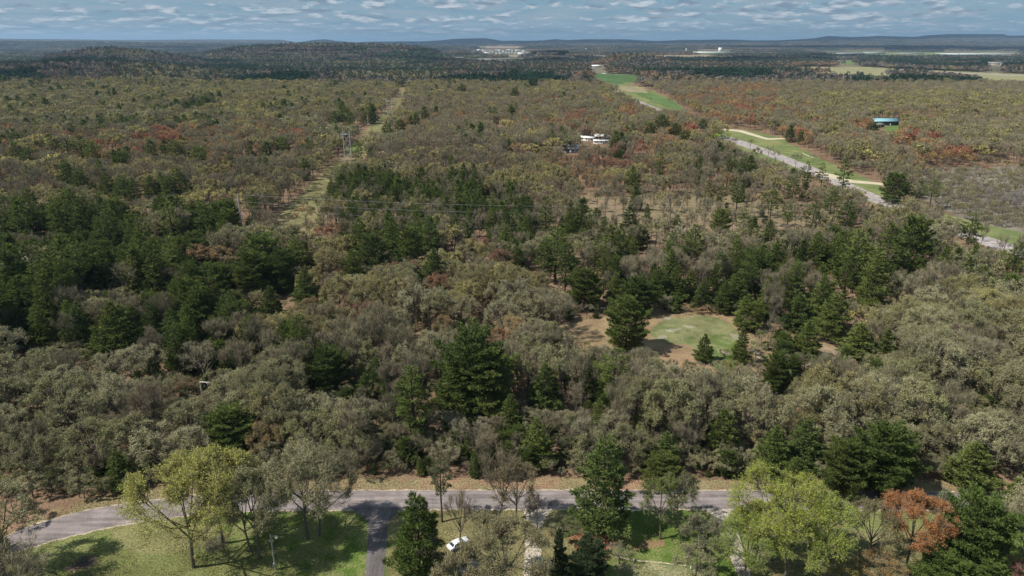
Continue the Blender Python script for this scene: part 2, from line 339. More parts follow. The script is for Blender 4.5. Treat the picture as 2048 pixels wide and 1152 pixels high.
def make_broad(H, Rr, kind, k, seed):
    """kind: leafy, bud, bare"""
    rng = np.random.default_rng(seed); cr = Geo(); tk = Geo()
    zf = rng.uniform(.26, .36) * H; lean = rng.normal(0, .03 * H, 2)
    fork = np.array([lean[0], lean[1], zf])
    tr0 = .0145 * H
    mid = fork * .5 + np.array([rng.normal(0, .15), rng.normal(0, .15), 0])
    tubes(tk, [[0, 0, -.3], mid], [mid, fork], [tr0 * 1.15, tr0 * .95], [tr0 * .95, tr0 * .85], 7 if k < 2 else 4)
    cen = np.array([lean[0], lean[1], .60 * H]); ell = np.array([Rr, Rr, .40 * H])
    n1 = {1: 10, 2: 8}.get(k, 7)
    i = np.arange(n1) + .5; ph = i * 2.39996 + rng.uniform(0, 6); zz = 1 - i / n1 * 1.15
    rr = np.sqrt(np.maximum(0, 1 - zz ** 2))
    if kind == 'bare': zz = 1 - i / n1 * .8; rr = np.sqrt(np.maximum(0, 1 - zz ** 2)) * rng.uniform(.5, 1.05, n1)
    T = cen + np.stack([np.cos(ph) * rr, np.sin(ph) * rr, zz], 1) * ell * rng.uniform(.55, .95, (n1, 1))
    S = fork + np.stack([np.zeros(n1), np.zeros(n1), rng.uniform(-.02, .18, n1) * H * (zz > 0)], 1)
    topz = S[:, 2].max()
    tubes(tk, [fork], [[fork[0], fork[1], topz + .02 * H]], tr0 * .8, tr0 * .45, 5 if k < 2 else 3)
    M1 = S * .5 + T * .5 + np.c_[(T - S)[:, :2] * .08, rng.uniform(-.02, .05, n1) * H]
    tubes(tk, S, M1, tr0 * .55, tr0 * .38, 5 if k < 2 else 3); tubes(tk, M1, T, tr0 * .38, tr0 * .16, 4 if k < 2 else 3)
    def level(A, B, cnt, ln, spread, t0=.3, up=.15):
        n = len(A); t = rng.uniform(t0, 1, (n, cnt)); t[:, 0] = 1
        O = A[:, None] + (B - A)[:, None] * t[..., None]
        d = norm(B - A)[:, None] + rng.normal(0, spread, (n, cnt, 3)) + np.array([0, 0, up])
        out = norm((O - cen) / ell)
        d = norm(d + out * (.25 if kind == 'bare' else .45) + (np.array([0, 0, .45]) if kind == 'bare' else 0))
        E = O + d * (ln * rng.uniform(.6, 1.25, (n, cnt, 1)))
        q = (E - cen) / ell; qn = np.linalg.norm(q, axis=-1, keepdims=True)
        th = np.arctan2(q[..., 1:2], q[..., 0:1]); lim = (.80 if kind != 'bare' else .95) + .45 * vnoise(th * 1.6 + 20 + seed, q[..., 2:3] / np.maximum(qn, .01) * 2.2 + 30 + seed)
        E = np.where(qn > lim, cen + q / qn * ell * lim * rng.uniform(.86, 1.10, qn.shape), E)
        return O.reshape(-1, 3), E.reshape(-1, 3)
    c2, c3, c4 = {1: (7, 7, 5), 2: (5, 5, 4)}.get(k, (4, 4, 2))
    if Rr > 7.5 and k == 1: c2, c3, c4 = 10, 9, 6
    A2, B2 = level(M1, T, c2, .38 * Rr, .6)
    if k < 3: tubes(tk, A2, B2, tr0 * .16, tr0 * .07, 3)
    else: ribbons(tk, A2, B2, np.full(len(A2), .18), rng)
    A3, B3 = level(A2, B2, c3, .24 * Rr, .7)
    if k < 3: ribbons(tk, A3, B3, np.full(len(A3), .085 * (k ** .5)), rng)
    A4, B4 = level(A3, B3, c4, .15 * Rr, .8, .15)
    if k < 3:
        hv = .5 * vnoise(A4[:, 0] * .75 + seed, A4[:, 1] * .75 + A4[:, 2] * .45) + .5 * vnoise(A4[:, 2] * .8 + 40, A4[:, 0] * .6 - A4[:, 1] * .6 + 60 + seed)
        kp = hv > ((.43 if kind == 'leafy' else .49) if Rr < 7.5 else .24); A4, B4 = A4[kp], B4[kp]
    tw = {1: .034, 2: .075}.get(k, .17)
    if kind == 'bare': tw *= 1.1
    if kind == 'bud': tw *= 1.3
    ribbons(cr, A4, B4, np.full(len(A4), tw), rng, 1)
    if kind == 'bare' or (kind == 'bud' and k < 3):
        A5, B5 = level(A4, B4, 2 if kind == 'bare' else 3, .12 * Rr, .9, .1)
        ribbons(cr, A5, B5, np.full(len(A5), tw * .8), rng, 1)
        if kind == 'bud': A4, B4 = A5, B5
    if kind != 'bare':
        if kind == 'leafy': nl, ls = {1: (7, .20), 2: (4, .46)}.get(k, (4, .98))
        else: nl, ls = {1: (2, .24), 2: (1, .55)}.get(k, (3, .95))
        keep = rng.random(len(A4)) < (.9 if kind == 'leafy' else .8)
        # whole branchlets still bare here and there
        A, B = A4[keep], B4[keep]
        t = rng.uniform(.3, 1.05, (len(A), nl, 1)); C = (A[:, None] + (B - A)[:, None] * t + rng.normal(0, .10 * k, (len(A), nl, 3))).reshape(-1, 3)
        D = rng.normal(0, 1, C.shape) + np.array([0, 0, .2])
        leafq(cr, C, D, ls * rng.uniform(.6, 1.3, len(C)), .36, rng, 0)
    return cr, tk

PROTO = {}; LIST = []; PCOL = bpy.data.collections.new("tree_kinds")
PINES = [(24, 5.2, .30, 'irr'), (23, 4.8, .22, 'irr'), (17, 4.2, .08, 'cone'), (13, 3.6, .04, 'cone'), (17, 7.2, .07, 'round'), (26, 5.5, .42, 'irr'), (22, 5.6, .12, 'cone')]
def reg(cls, var, k, H, Rr, cr, tk, mats_c, mat_t):
    cm = cr.mesh('crown', mats_c); tm = tk.mesh('trunk', [mat_t])
    j = Geo(); j.merge(cr).merge(tk, len(mats_c)); jm = j.mesh('tree', mats_c + [mat_t])
    o = bpy.data.objects.new('forest_tree', jm); PCOL.objects.link(o)
    PROTO[(cls, var, k)] = dict(crown=cm, trunk=tm, joined=jm, H=H, R=Rr, obj=o)
for vi, (H, Rr, b, sh) in enumerate(PINES):
    for k in (1, 2, 3):
        cr, tk = make_pine(H, Rr, b, sh, {1: 1, 2: 1.9, 3: 3.4}[k], 100 + vi)
        reg('pine', vi, k, H, Rr, cr, tk, [M_NEEDLE], M_PBARK)
for kind, nv in (('leafy', 7), ('bud', 3), ('bare', 4)):
    for vi in range(nv):
        H, Rr = [(15, 6.0), (16, 5.4), (14, 6.2), (17, 6.6), (13, 4.6), (23, 10), (20, 8)][vi]
        for k in (1, 2, 3):
            cr, tk = make_broad(H, Rr, kind, k, 300 + vi * 10 + len(kind))
            reg(kind, vi, k, H, Rr, cr, tk, [M_LEAF, M_TWIGT if kind == 'bare' else M_TWIG], M_BARK)
# far patches of woodland canopy
def make_patch(size, ntree, faces, lsz, pinef, seed):
    rng = np.random.default_rng(seed); g = Geo(); tv = []
    for i in range(ntree):
        x, y = rng.uniform(-size / 2, size / 2, 2)
        if rng.random() < pinef:
            h = rng.uniform(14, 24); r = h * .2; n = faces
            t = rng.random(n) ** .7; a = rng.uniform(0, 6.28, n); rad = r * (1 - t) + .4
            C = np.c_[x + np.cos(a) * rad, y + np.sin(a) * rad, h * (.25 + .75 * t)]
            D = np.c_[np.cos(a), np.sin(a), np.full(n, .4)] + rng.normal(0, .4, (n, 3)); col = np.array([.42, .62, .62]) * rng.uniform(.7, 1.1)
        else:
            h = rng.uniform(12, 18); r = rng.uniform(3.6, 6.2); n = faces
            u = rng.normal(size=(n, 3)); u = norm(u); u[:, 2] = np.abs(u[:, 2]) * 1.0 - .25
            C = np.array([x, y, h * .62]) + u * np.array([r, r, h * .4]) * rng.uniform(.75, 1.05, (n, 1))
            D = rng.normal(size=(n, 3)); b = rng.uniform(.7, 1.35); hue = rng.uniform(-1, 1)
            col = np.array([1 + .18 * hue, 1, 1 - .1 * hue]) * b
        leafq(g, C, D, lsz * rng.uniform(.7, 1.3, n), .42, rng); tv.append(np.tile(np.r_[col, 1], (n * 4, 1)))
    me = g.mesh('canopy', [M_CANOPY]); at = me.attributes.new('tv', 'FLOAT_COLOR', 'POINT'); at.data.foreach_set('color', np.concatenate(tv).ravel().astype(np.float32))
    o = bpy.data.objects.new('forest_patch', me); PCOL.objects.link(o); return o
PATCH = {}
for s in range(3):
    PATCH[('m', s)] = make_patch(44, 34, 70, 2.3, .08, 900 + s)
    PATCH[('p', s)] = make_patch(44, 44, 70, 2.1, .85, 910 + s)
    PATCH[('f', s)] = make_patch(110, 170, 16, 4.6, .15, 920 + s)
order = sorted(o.name for o in PCOL.objects); VID = {n: i for i, n in enumerate(order)}

# ---------------------------------------------------------------- who grows where
TINT = {'P': [(.120, .155, .044), (.135, .168, .048), (.105, .140, .044), (.150, .180, .052)],
        'G': [(.340, .326, .182), (.310, .300, .160), (.390, .370, .222), (.282, .280, .132)],
        'O': [(.330, .295, .130), (.300, .272, .125), (.355, .312, .138), (.275, .255, .112)],
        'Y': [(.430, .385, .155), (.395, .360, .150), (.455, .395, .155)],
        'B': [(.262, .236, .148), (.290, .260, .172), (.225, .208, .132), (.285, .235, .155)],
        'U': [(.390, .240, .115), (.360, .210, .110), (.400, .270, .120)],
        'R': [(.380, .150, .095), (.360, .170, .105), (.340, .130, .090)],
        'L': [(.320, .400, .060), (.285, .370, .060)]}
WORD = {'P': 'dark green', 'G': 'grey-green', 'O': 'olive', 'Y': 'yellow-green', 'B': 'grey-brown leafless', 'U': 'rusty orange', 'R': 'red budding', 'L': 'bright lime green'}
CLS = {'P': 'pine', 'G': 'leafy', 'O': 'leafy', 'Y': 'leafy', 'L': 'leafy', 'B': 'bare', 'U': 'bud', 'R': 'bud'}
KIND = {'pine': ('pine_tree', 'pine', 'pines of the wood'), 'leafy': ('oak_tree', 'oak', 'leafing oaks of the wood'), 'bare': ('bare_tree', 'bare tree', 'bare trees of the wood'), 'bud': ('maple_tree', 'maple', 'budding maples of the wood')}
ZONES = [  # x0,y0,x1,y1 on the photograph (crown position), softness, mix
    (-400, 60, 2500, 125, 5, dict(B=.4, O=.3, P=.25, G=.05)),
    (-400, 112, 860, 228, 10, dict(O=.38, Y=.16, B=.24, P=.17, G=.05)),
    (-400, 110, 130, 170, 8, dict(O=.3, B=.4, P=.3)),
    (60, 122, 300, 150, 5, dict(Y=.2, O=.4, P=.3, U=.1)),
    (230, 140, 480, 152, 3, dict(P=.8, O=.2)), (560, 128, 680, 143, 3, dict(P=.75, B=.25)), (290, 196, 440, 216, 4, dict(P=.8, B=.2)),
    (160, 236, 430, 247, 3, dict(P=1.)), (640, 180, 820, 240, 6, dict(P=.15, O=.4, B=.3, U=.1, Y=.05)),
    (-400, 246, 640, 302, 8, dict(B=.42, U=.30, R=.08, O=.12, P=.04, Y=.04)),
    (250, 252, 360, 280, 5, dict(R=.45, U=.3, B=.25)), (440, 232, 560, 290, 8, dict(U=.5, B=.3, O=.2)),
    (-400, 296, 640, 400, 10, dict(B=.50, O=.16, Y=.14, P=.12, U=.08)),
    (820, 128, 1220, 205, 6, dict(O=.36, B=.34, U=.14, P=.04, Y=.12)),
    (820, 128, 1100, 150, 5, dict(U=.45, B=.4, P=.1, O=.05)),
    (800, 188, 1330, 262, 8, dict(B=.58, U=.24, O=.14, P=.02, R=.02)),
    (1050, 195, 1330, 250, 8, dict(B=.35, U=.35, O=.2, R=.1)),
    (780, 255, 1150, 335, 8, dict(B=.78, O=.10, P=.06, Y=.06)),
    (630, 330, 1080, 468, 12, dict(P=.55, B=.37, O=.08)),
    (990, 285, 1360, 345, 10, dict(U=.30, R=.2, O=.15, Y=.1, B=.25)),
    (1280, 160, 2500, 300, 6, dict(O=.24, U=.38, B=.28, R=.08, Y=.02)),
    (1290, 150, 2500, 180, 5, dict(B=.65, O=.15, U=.2)),
    (1360, 165, 1560, 205, 6, dict(U=.5, R=.2, B=.3)), (1400, 205, 1560, 222, 6, dict(U=.4, R=.2, O=.2, B=.2)),
    (1640, 180, 2048, 210, 5, dict(O=.5, Y=.15, B=.3, U=.05)),
    (1700, 280, 2500, 345, 8, dict(U=.42, R=.1, O=.18, B=.3)),
    (1060, 345, 1460, 440, 12, dict(B=.78, P=.16, O=.06)),
    (1380, 290, 1700, 440, 12, dict(B=.62, P=.2, O=.12, U=.06)),
    (1840, 345, 2500, 480, 8, dict(B=.9, G=.1)),
    (-400, 385, 490, 710, 14, dict(P=.54, B=.26, G=.12, O=.08)),
    (-400, 620, 260, 780, 14, dict(P=.3, B=.45, G=.25)),
    (470, 470, 700, 640, 12, dict(P=.12, O=.42, B=.30, U=.08, Y=.08)),
    (690, 470, 1110, 730, 12, dict(O=.38, G=.26, B=.22, Y=.11, R=.01, U=.02)),
    (1110, 470, 1560, 640, 12, dict(P=.26, B=.58, O=.16)),
    (1550, 440, 1860, 720, 12, dict(P=.38, B=.48, G=.14)),
    (1740, 570, 2500, 900, 16, dict(G=.58, O=.18, Y=.09, B=.15)),
    (-400, 690, 700, 1100, 16, dict(G=.36, O=.16, B=.38, P=.06, U=.02, Y=.02)),
    (690, 700, 1110, 960, 14, dict(G=.26, B=.40, P=.26, O=.08)),
    (1100, 740, 1740, 960, 14, dict(G=.36, B=.36, O=.16, P=.12)),
    (1440, 850, 1900, 990, 10, dict(P=.42, B=.38, G=.2)),
]
def species(px, py, rng, wx_=0, wy_=0):
    m = dict(B=.4, O=.3, P=.15, G=.15)
    for x0, y0, x1, y1, s, mix in ZONES:
        jx, jy = rng.normal(0, s * 1.5), rng.normal(0, s * .6)
        if x0 < px + jx < x1 and y0 < py + jy < y1: m = mix
    ks = sorted(m, key='PRUBGOYL'.index); ws = np.cumsum([m[k] for k in ks]); u = float(np.clip((vnoise(wx_ / 24, wy_ / 30) - .18) / .64, 0, .999)); u = (u * .48 + random.random() * .52); u = min(.999, max(0, (u - .08) / .84))
    return ks[int(np.searchsorted(ws / ws[-1], u))]

TREES = []   # (x, y, cls, var, hscale H, R, tint, code, label or None, listed)
def addtree(x, y, code, H, Rr, var=None, tint=None, label=None, z=0.0, hand=False, name=None):
    cls = CLS[code]; nv = {'pine': 7, 'leafy': 5, 'bud': 3, 'bare': 4}[cls]
    if var is None:
        if cls == 'pine':
            q = Rr / H
            var = random.choice([0, 1, 5]) if (H > 18 and q < .3) else (4 if q > .36 else random.choice([2, 3, 6] if H > 9 else [2, 3]))
        else: var = (random.choice([5, 6]) if Rr > 7.4 else random.randrange(nv)) if cls == 'leafy' else random.randrange(nv)
    if tint is None:
        t = np.array(random.choice(TINT[code])) * random.uniform(.82, 1.18)
    else: t = np.array(tint)
    TREES.append(dict(x=x, y=y, z=z, cls=cls, var=var, H=H, R=Rr, tint=t, code=code, label=label, hand=hand, rz=random.uniform(0, 6.283), name=name))

def T(px, py, h, r, code, var=None, label=None, tint=None, name=None):      # by the crown's top
    x, y = G(px, py, h); addtree(x, y, code, h, r, var, tint, label, hand=True, name=name)
def B(px, py, h, r, code, var=None, label=None, tint=None, name=None):      # by the foot
    x, y = G(px, py, 0); addtree(x, y, code, h, r, var, tint, label, hand=True, name=name)

# the yards in front, tree by tree
B(1205, 1066, 22.5, 8.0, 'P', 6, 'large dark green pine at the road edge, overhanging the asphalt')
T(826, 982, 20, 6.5, 'P', 6, 'full green pine right beside the asphalt driveway', tint=(.095, .135, .036))
T(1123, 1056, 12, 2.2, 'P', 3, 'slim dark spruce with a spire top below the roadside pine', tint=(.060, .082, .045), name='spruce_tree')
T(1180, 1090, 9.5, 4.6, 'P', 4, 'low dense dark conifer beside the slim spruce at the bottom edge', tint=(.065, .092, .045))
T(1782, 856, 16, 8.4, 'P', 4, 'wide round dark pine standing alone on the forest side of the road', tint=(.10, .135, .038))
T(1702, 890, 13, 6.0, 'P', 4, 'smaller round pine touching the left side of the wide round pine')
T(1972, 1006, 17, 7.8, 'P', 4, 'big round bright green pine in the bottom right yard', tint=(.11, .155, .042))
T(1892, 1112, 9, 5, 'P', 4, 'low green pine under the left side of the big round pine', tint=(.125, .17, .045))
T(1990, 1128, 8, 5, 'P', 4, 'low green conifer hedge tree at the bottom edge below the big round pine', tint=(.125, .17, .045))
T(2044, 945, 12, 3.6, 'P', 2, 'dark conifer cut by the right edge beside the road')
B(387, 1134, 24, 10.5, 'Y', 5, 'large yellow-green oak with thick dark trunk on the left lawn', tint=(.43, .42, .12))
B(445, 1088, 22, 8.8, 'Y', 6, 'yellow-green oak just behind the large lawn oak, shrub pile at its foot', tint=(.40, .40, .12))
B(503, 1104, 19, 6.0, 'G', 5, 'thin grey-green oak left of the leaning one behind the light pole')
B(519, 1117, 20.5, 7.2, 'G', 6, 'grey-green oak nearest the wooden light pole on the lawn')
B(617, 1078, 21, 8.0, 'G', 6, 'grey-green oak right of the light pole, left one of the pair')
B(638, 1070, 20, 7.6, 'G', 5, 'grey-green oak nearest the asphalt driveway, right one of the pair', tint=(.24, .22, .13))
B(8, 1150, 20, 8, 'G', 0, 'oak trunk cut by the lower left corner of the photo')
B(-60, 1180, 20, 8, 'O'); B(-160, 1140, 19, 7, 'B'); B(-60, 1260, 20, 8, 'O'); B(60, 1290, 19, 8, 'B'); B(-200, 1230, 20, 8, 'G'); B(-330, 1200, 20, 8, 'G')
B(884, 1044, 17, 3.4, 'P', 5, 'thin sparse grey conifer at the road edge behind the driveway pine', tint=(.16, .165, .09))
B(921, 1101, 13, 3.4, 'B', 1, 'bare young tree standing over the white car')
B(994, 1042, 15.5, 6.0, 'B', 2, 'bare crooked tree at the road edge, left of its twin', tint=(.20, .165, .11))
B(1032, 1047, 15.5, 5.4, 'O', 0, 'crooked olive tree at the road edge, right of its twin', tint=(.24, .20, .11))
T(1010, 1046, 17, 8.4, 'O', 6, 'big olive oak crown filling the bottom edge beside the gravel drive', tint=(.25, .225, .12))
T(915, 1128, 12, 5.6, 'O', 1, 'olive oak crown at the bottom edge just below the white car', tint=(.235, .20, .11))
T(860, 1080, 10, 3.6, 'B', 0, 'grey leafless tree against the driveway pine', tint=(.16, .145, .135))
B(1076, 1056, 7.5, 3.4, 'B', 3, 'small dark bare tree at the roadside by the gravel drive mouth', tint=(.12, .10, .095))
B(1319, 1078, 14, 4.6, 'O', 1, 'green-budding tree right of the large roadside pine, pale trunk', tint=(.17, .20, .06))
B(1352, 1046, 12, 4.2, 'O', 2, 'slender green-budding tree at the road edge, left of the gravel driveway', tint=(.17, .19, .07))
T(1572, 946, 20, 9.2, 'L', 5, 'tall bright lime green tree over the gravel driveway', tint=(.36, .40, .07))
T(1640, 985, 17, 7.5, 'L', 6, 'lower bright lime green tree right of the tallest one', tint=(.31, .37, .07))
T(1505, 1040, 14, 6.0, 'L', 6, 'lime green tree left of the tall lime tree, at the gravel drive', tint=(.25, .32, .07))
T(1528, 1005, 15, 5.6, 'L', 6, 'lime green tree tucked under the left side of the tallest lime tree', tint=(.33, .37, .07))
T(1590, 1030, 14, 7.0, 'L', 6, 'lime green tree in front of the tallest lime tree', tint=(.29, .34, .07))
T(1410, 1040, 12, 4.6, 'G', 2, 'grey-green thin tree left of the gravel driveway', tint=(.21, .21, .12))
T(1395, 1098, 8, 4, 'G', 4, 'low grey-green tree at the bottom edge left of the gravel drive')
B(1726, 1134, 15, 5.6, 'O', 0, 'thin olive tree between the lime tree and the orange maple', tint=(.21, .185, .09))
B(1808, 1140, 17.5, 6.2, 'U', 1, 'bright orange-red maple in the lower right yard', tint=(.46, .20, .08), name='maple_tree'); TREES[-1]['cls'] = 'leafy'; TREES[-1]['var'] = 6
B(1886, 1118, 15, 5.2, 'G', 1, 'grey-green tree behind the big round pine, pale trunk', tint=(.17, .19, .11))
T(1765, 1112, 7, 4.2, 'U', 0, 'low rusty orange bush tree at the bottom edge below the maple', tint=(.34, .21, .07))
T(1690, 1110, 6, 3.2, 'O', 4, 'low olive bush at the bottom edge below the thin olive tree', tint=(.26, .22, .07))
T(2032, 1130, 7, 3.5, 'R', 0, 'dark red budding bush in the lower right corner', tint=(.26, .04, .05))
T(2040, 1010, 12, 5, 'B', 1, 'bare grey tree at the right edge by the road')
B(2060, 1100, 16, 6, 'G'); B(2180, 1100, 18, 7, 'P'); B(2150, 1180, 18, 7, 'O'); B(2300, 1160, 18, 7, 'P')
# across the road and in the wood: pines one can pick out
HP = [(935, 668, 23, 9.4, 4, 'largest dark green pine in the middle of the wood'), (975, 704, 19, 8.0, 4, 'dark green pine against the right side of the largest wood pine'), (906, 718, 18, 6, 2, None),
      (822, 730, 22, 6.8, 1, 'tall green pine with bare lower trunk left of the largest wood pine'), (650, 702, 14, 6.6, 4, 'round dark green pine between grey oaks left of centre'),
      (1095, 728, 15, 5.2, 2, 'bright green pine right of the largest wood pine'), (1257, 600, 17.5, 7.6, 4, 'full round pine standing on the edge of the clearing'),
      (1410, 668, 9.5, 3.6, 2, 'small bushy pine in front of the green clearing'), (1489, 655, 12.5, 3.2, 2, 'narrow dark pine at the right end of the clearing'),
      (1075, 838, 13, 4.4, 2, 'green pine near the forest edge behind the crooked tree'), (460, 820, 12, 7, 4, 'wide dark green pine above the large lawn oak'), (228, 905, 9.5, 4.2, 2, 'small green pine near the road at left'),
      (1555, 850, 13, 4.6, 2, 'drooping green pine behind the lime green tree'), (1622, 843, 13.5, 5, 2, 'broad layered pine behind the lime green tree'), (1455, 820, 14, 4.4, 2, None), (1333, 862, 11, 4, 2, None), (1325, 912, 8, 4.6, 4, 'low green pine beside the large roadside pine'),
      (1962, 886, 11, 5.8, 2, 'layered dark pine above the road at the right'), (1600, 915, 9, 4.2, 2, None), (727, 745, 9, 3.6, 2, None), (1020, 790, 12, 4, 2, None),
      (867, 497, 17, 6.2, 2, 'broad dark pine below the row of pines left of centre'), (715, 434, 22, 6.6, 6, None), (780, 432, 22, 5.8, 6, None), (857, 430, 22, 5.8, 1, None), (819, 458, 18, 6.2, 4, None), (745, 470, 18, 6, 4, None), (700, 500, 15, 5, 2, None),
      (1093, 392, 24, 5.2, 1, None), (1114, 448, 26, 7.4, 1, 'tallest dark pine right of centre with layered boughs'), (1140, 402, 22, 3.6, 2, None), (1090, 474, 20, 6, 0, None), (1132, 480, 22, 5.5, 1, None),
      (1173, 542, 15, 7.4, 4, None), (1277, 556, 14, 6.4, 4, None), (1315, 532, 15, 5, 2, None), (1358, 532, 15, 4.6, 2, None), (1230, 545, 13, 4, 2, None),
      (1267, 474, 12, 3.2, 2, None), (1260, 412, 14, 5, 2, None), (1297, 408, 11, 2.6, 3, None), (1480, 545, 15, 5.4, 2, None), (1452, 560, 13, 4, 2, None), (1500, 590, 13, 5, 2, None),
      (1726, 456, 27, 7.6, 0, None), (1785, 446, 27, 7.6, 1, None), (1834, 439, 25, 7.8, 4, None), (1760, 500, 24, 7, 6, None), (1705, 500, 22, 6, 0, None),
      (1654, 552, 20, 6.2, 2, None), (1674, 582, 18, 6.6, 6, None), (1598, 586, 14, 5.4, 2, None), (1723, 648, 12, 6, 2, None), (1620, 640, 13, 5, 2, None), (1776, 660, 10, 4, 2, None),
      (1952, 426, 21, 6.6, 0, None), (2039, 482, 20, 5.4, 0, None), (1480, 354, 24, 6.2, 5, None), (1444, 420, 13, 5, 4, None), (1550, 371, 23, 4.2, 5, None), (1540, 440, 14, 4, 2, None), (1619, 322, 24, 5, 5, None), (1650, 325, 22, 4.6, 5, None),
      (1695, 313, 28, 6.4, 1, None), (1591, 349, 20, 6, 0, None), (1670, 372, 22, 6, 0, None), (1796, 349, 18, 8.2, 4, None), (1872, 358, 18, 6.4, 5, None), (1632, 400, 20, 5, 0, None), (1580, 402, 18, 4.6, 5, None), (1700, 400, 20, 6, 0, None),
      (1322, 299, 24, 5.2, 1, None), (1268, 332, 18, 6, 2, None), (1326, 231, 18, 8, 4, None), (1300, 246, 15, 7, 4, None), (1352, 248, 15, 7, 4, None), (1408, 240, 14, 6, 4, None), (1372, 262, 12, 6, 4, None),
      (1583, 250, 17, 5, 2, None), (1604, 262, 13, 4, 2, None), (1748, 246, 11, 7, 4, None), (1240, 300, 10, 5, 4, None),
      (104, 394, 24, 5.6, 6, None), (208, 410, 24, 6.4, 1, None), (333, 403, 24, 7, 1, None), (399, 399, 23, 6, 1, None), (150, 402, 22, 6, 6, None), (28, 399, 24, 6.5, 1, None), (194, 503, 18, 4.6, 2, None),
      (300, 508, 18, 5.4, 2, None), (70, 610, 16, 4.5, 2, None), (215, 604, 20, 8.2, 2, None), (516, 474, 20, 8.6, 4, None), (500, 510, 17, 8, 4, None), (560, 505, 17, 6, 4, None), (590, 470, 19, 5.6, 0, None), (604, 538, 15, 5.4, 2, None), (535, 572, 12, 4.4, 2, None),
      (97, 268, 20, 8.2, 1, None), (128, 275, 19, 7, 0, None), (156, 270, 20, 8.5, 1, None), (180, 285, 18, 7, 4, None), (24, 283, 18, 7, 6, None), (52, 296, 14, 6, 4, None), (298, 280, 17, 5.5, 2, None), (326, 280, 17, 6, 2, None), (346, 282, 17, 6, 4, None), (128, 317, 21, 7, 6, None), (152, 335, 17, 7, 6, None),
      (208, 344, 20, 7, 6, None), (243, 348, 20, 8, 6, None), (262, 356, 18, 7, 1, None), (351, 334, 22, 8, 6, None), (330, 350, 18, 6.5, 6, None), (296, 352, 16, 5.5, 2, None), (531, 283, 16, 6, 2, None), (564, 276, 15, 7.5, 4, None), (500, 292, 12, 5, 2, None), (240, 304, 13, 6, 4, None), (395, 295, 14, 8, 4, None),
      (924, 169, 18, 9, 4, None), (1029, 177, 18, 8, 4, None), (1067, 161, 17, 8, 4, None), (829, 226, 18, 7, 2, None), (848, 212, 22, 6, 2, None), (800, 241, 14, 6.5, 4, None), (775, 248, 13, 6.5, 4, None), (690, 216, 22, 8, 4, None), (668, 224, 18, 7, 4, None), (700, 224, 20, 6, 1, None),
      (714, 280, 21, 5.4, 1, 'lone pine with bare trunk beside the nearest lattice pylon'), (700, 148, 17, 9, 4, None), (760, 148, 19, 10, 4, None), (775, 152, 17, 9, 4, None), (800, 162, 16, 9, 4, None)]
for px, py, h, r, v, lab in HP:
    T(px, py, h, r * (1.15 if h > 10 else 1.05), 'P', v, lab)
# broadleaved trees one can pick out
for a in [(945, 480, 15, 7, 'Y', 3, 'bright yellow-green oak below the long row of pines, left of centre'), (965, 474, 12, 3.5, 'R', 0, 'red budding maple behind the bright yellow oak'), (1000, 655, 9, 3.2, 'R', 1, 'small crimson maple in the middle of the grey oaks'),
          (890, 630, 10, 3.5, 'U', 1, None), (880, 545, 12, 4.5, 'R', 2, None), (1120, 590, 16, 7, 'B', 2, 'leaning bare tree at the left end of the clearing'), (1213, 372, 18, 7, 'B', 0, 'tall pale bare tree in the open wood above the row of pines'), (1345, 390, 18, 7, 'B', 1, None),
          (530, 848, 10, 4.2, 'U', 0, 'orange-red maple beside the wide dark pine above the lawn'), (370, 758, 8, 4, 'U', 2, None), (610, 408, 13, 5.5, 'U', 1, 'rust-brown tree standing in the power line clearing'), (665, 446, 9, 5.5, 'R', 0, 'red shrub-like maple beside the power line clearing'),
          (640, 455, 8, 5, 'R', 2, None), (1720, 622, 7, 4.2, 'Y', 4, None), (1445, 262, 12, 8.5, 'L', 3, 'round lime green tree at the head of the highway'), (1432, 268, 10, 6, 'L', 2, None), (335, 265, 15, 7, 'R', 0, None), (272, 263, 14, 6, 'R', 1, None), (222, 278, 14, 7, 'U', 1, None),
          (455, 320, 13, 5, 'Y', 0, None), (440, 328, 12, 6, 'Y', 1, None), (450, 375, 14, 7, 'Y', 3, None), (405, 378, 14, 8, 'Y', 2, None), (270, 412, 9, 4, 'Y', 0, None), (395, 490, 12, 6, 'U', 1, None), (440, 492, 12, 6, 'U', 0, None),
          (1035, 285, 13, 8, 'U', 1, None), (1060, 287, 13, 8, 'Y', 1, None), (1108, 275, 14, 9, 'Y', 3, None), (1210, 315, 12, 6, 'R', 1, None), (1290, 288, 14, 8, 'R', 0, None), (1240, 318, 11, 8, 'R', 2, None), (1010, 238, 14, 9, 'Y', 0, None),
          (1805, 272, 14, 9, 'U', 0, None), (1820, 265, 14, 7, 'R', 1, None), (1740, 300, 14, 9, 'Y', 2, None), (1960, 290, 14, 10, 'Y', 3, None),
          (235, 700, 14, 7.5, 'G', 3, 'pale grey-green oak cluster crown left of centre in the wood'), (285, 690, 13, 6, 'G', 1, None), (110, 760, 16, 7.6, 'G', 2, None), (150, 790, 15, 7, 'G', 3, None), (175, 840, 14, 6.5, 'G', 0, None),
          (430, 640, 13, 6, 'B', 0, None), (400, 690, 14, 7, 'B', 1, None), (20, 1000, 6, 4, 'G', 2, 'grey-green bush at the left edge above the road')]:
    T(*a[:5], var=a[5], label=a[6])
for px, py, h, r in [(1850, 352, 6, 3), (1895, 358, 6, 3.5), (1960, 355, 5, 3), (1990, 356, 6, 3.5), (2030, 352, 5, 3)]:
    T(px, py, h, r, 'G', 4, tint=(.55, .53, .42))
for i in range(26):      # pale stems of the young aspens at the right
    T(random.uniform(1950, 2070), random.uniform(368, 402), random.uniform(8, 11), 1.5, 'B', None, tint=(.33, .31, .30))

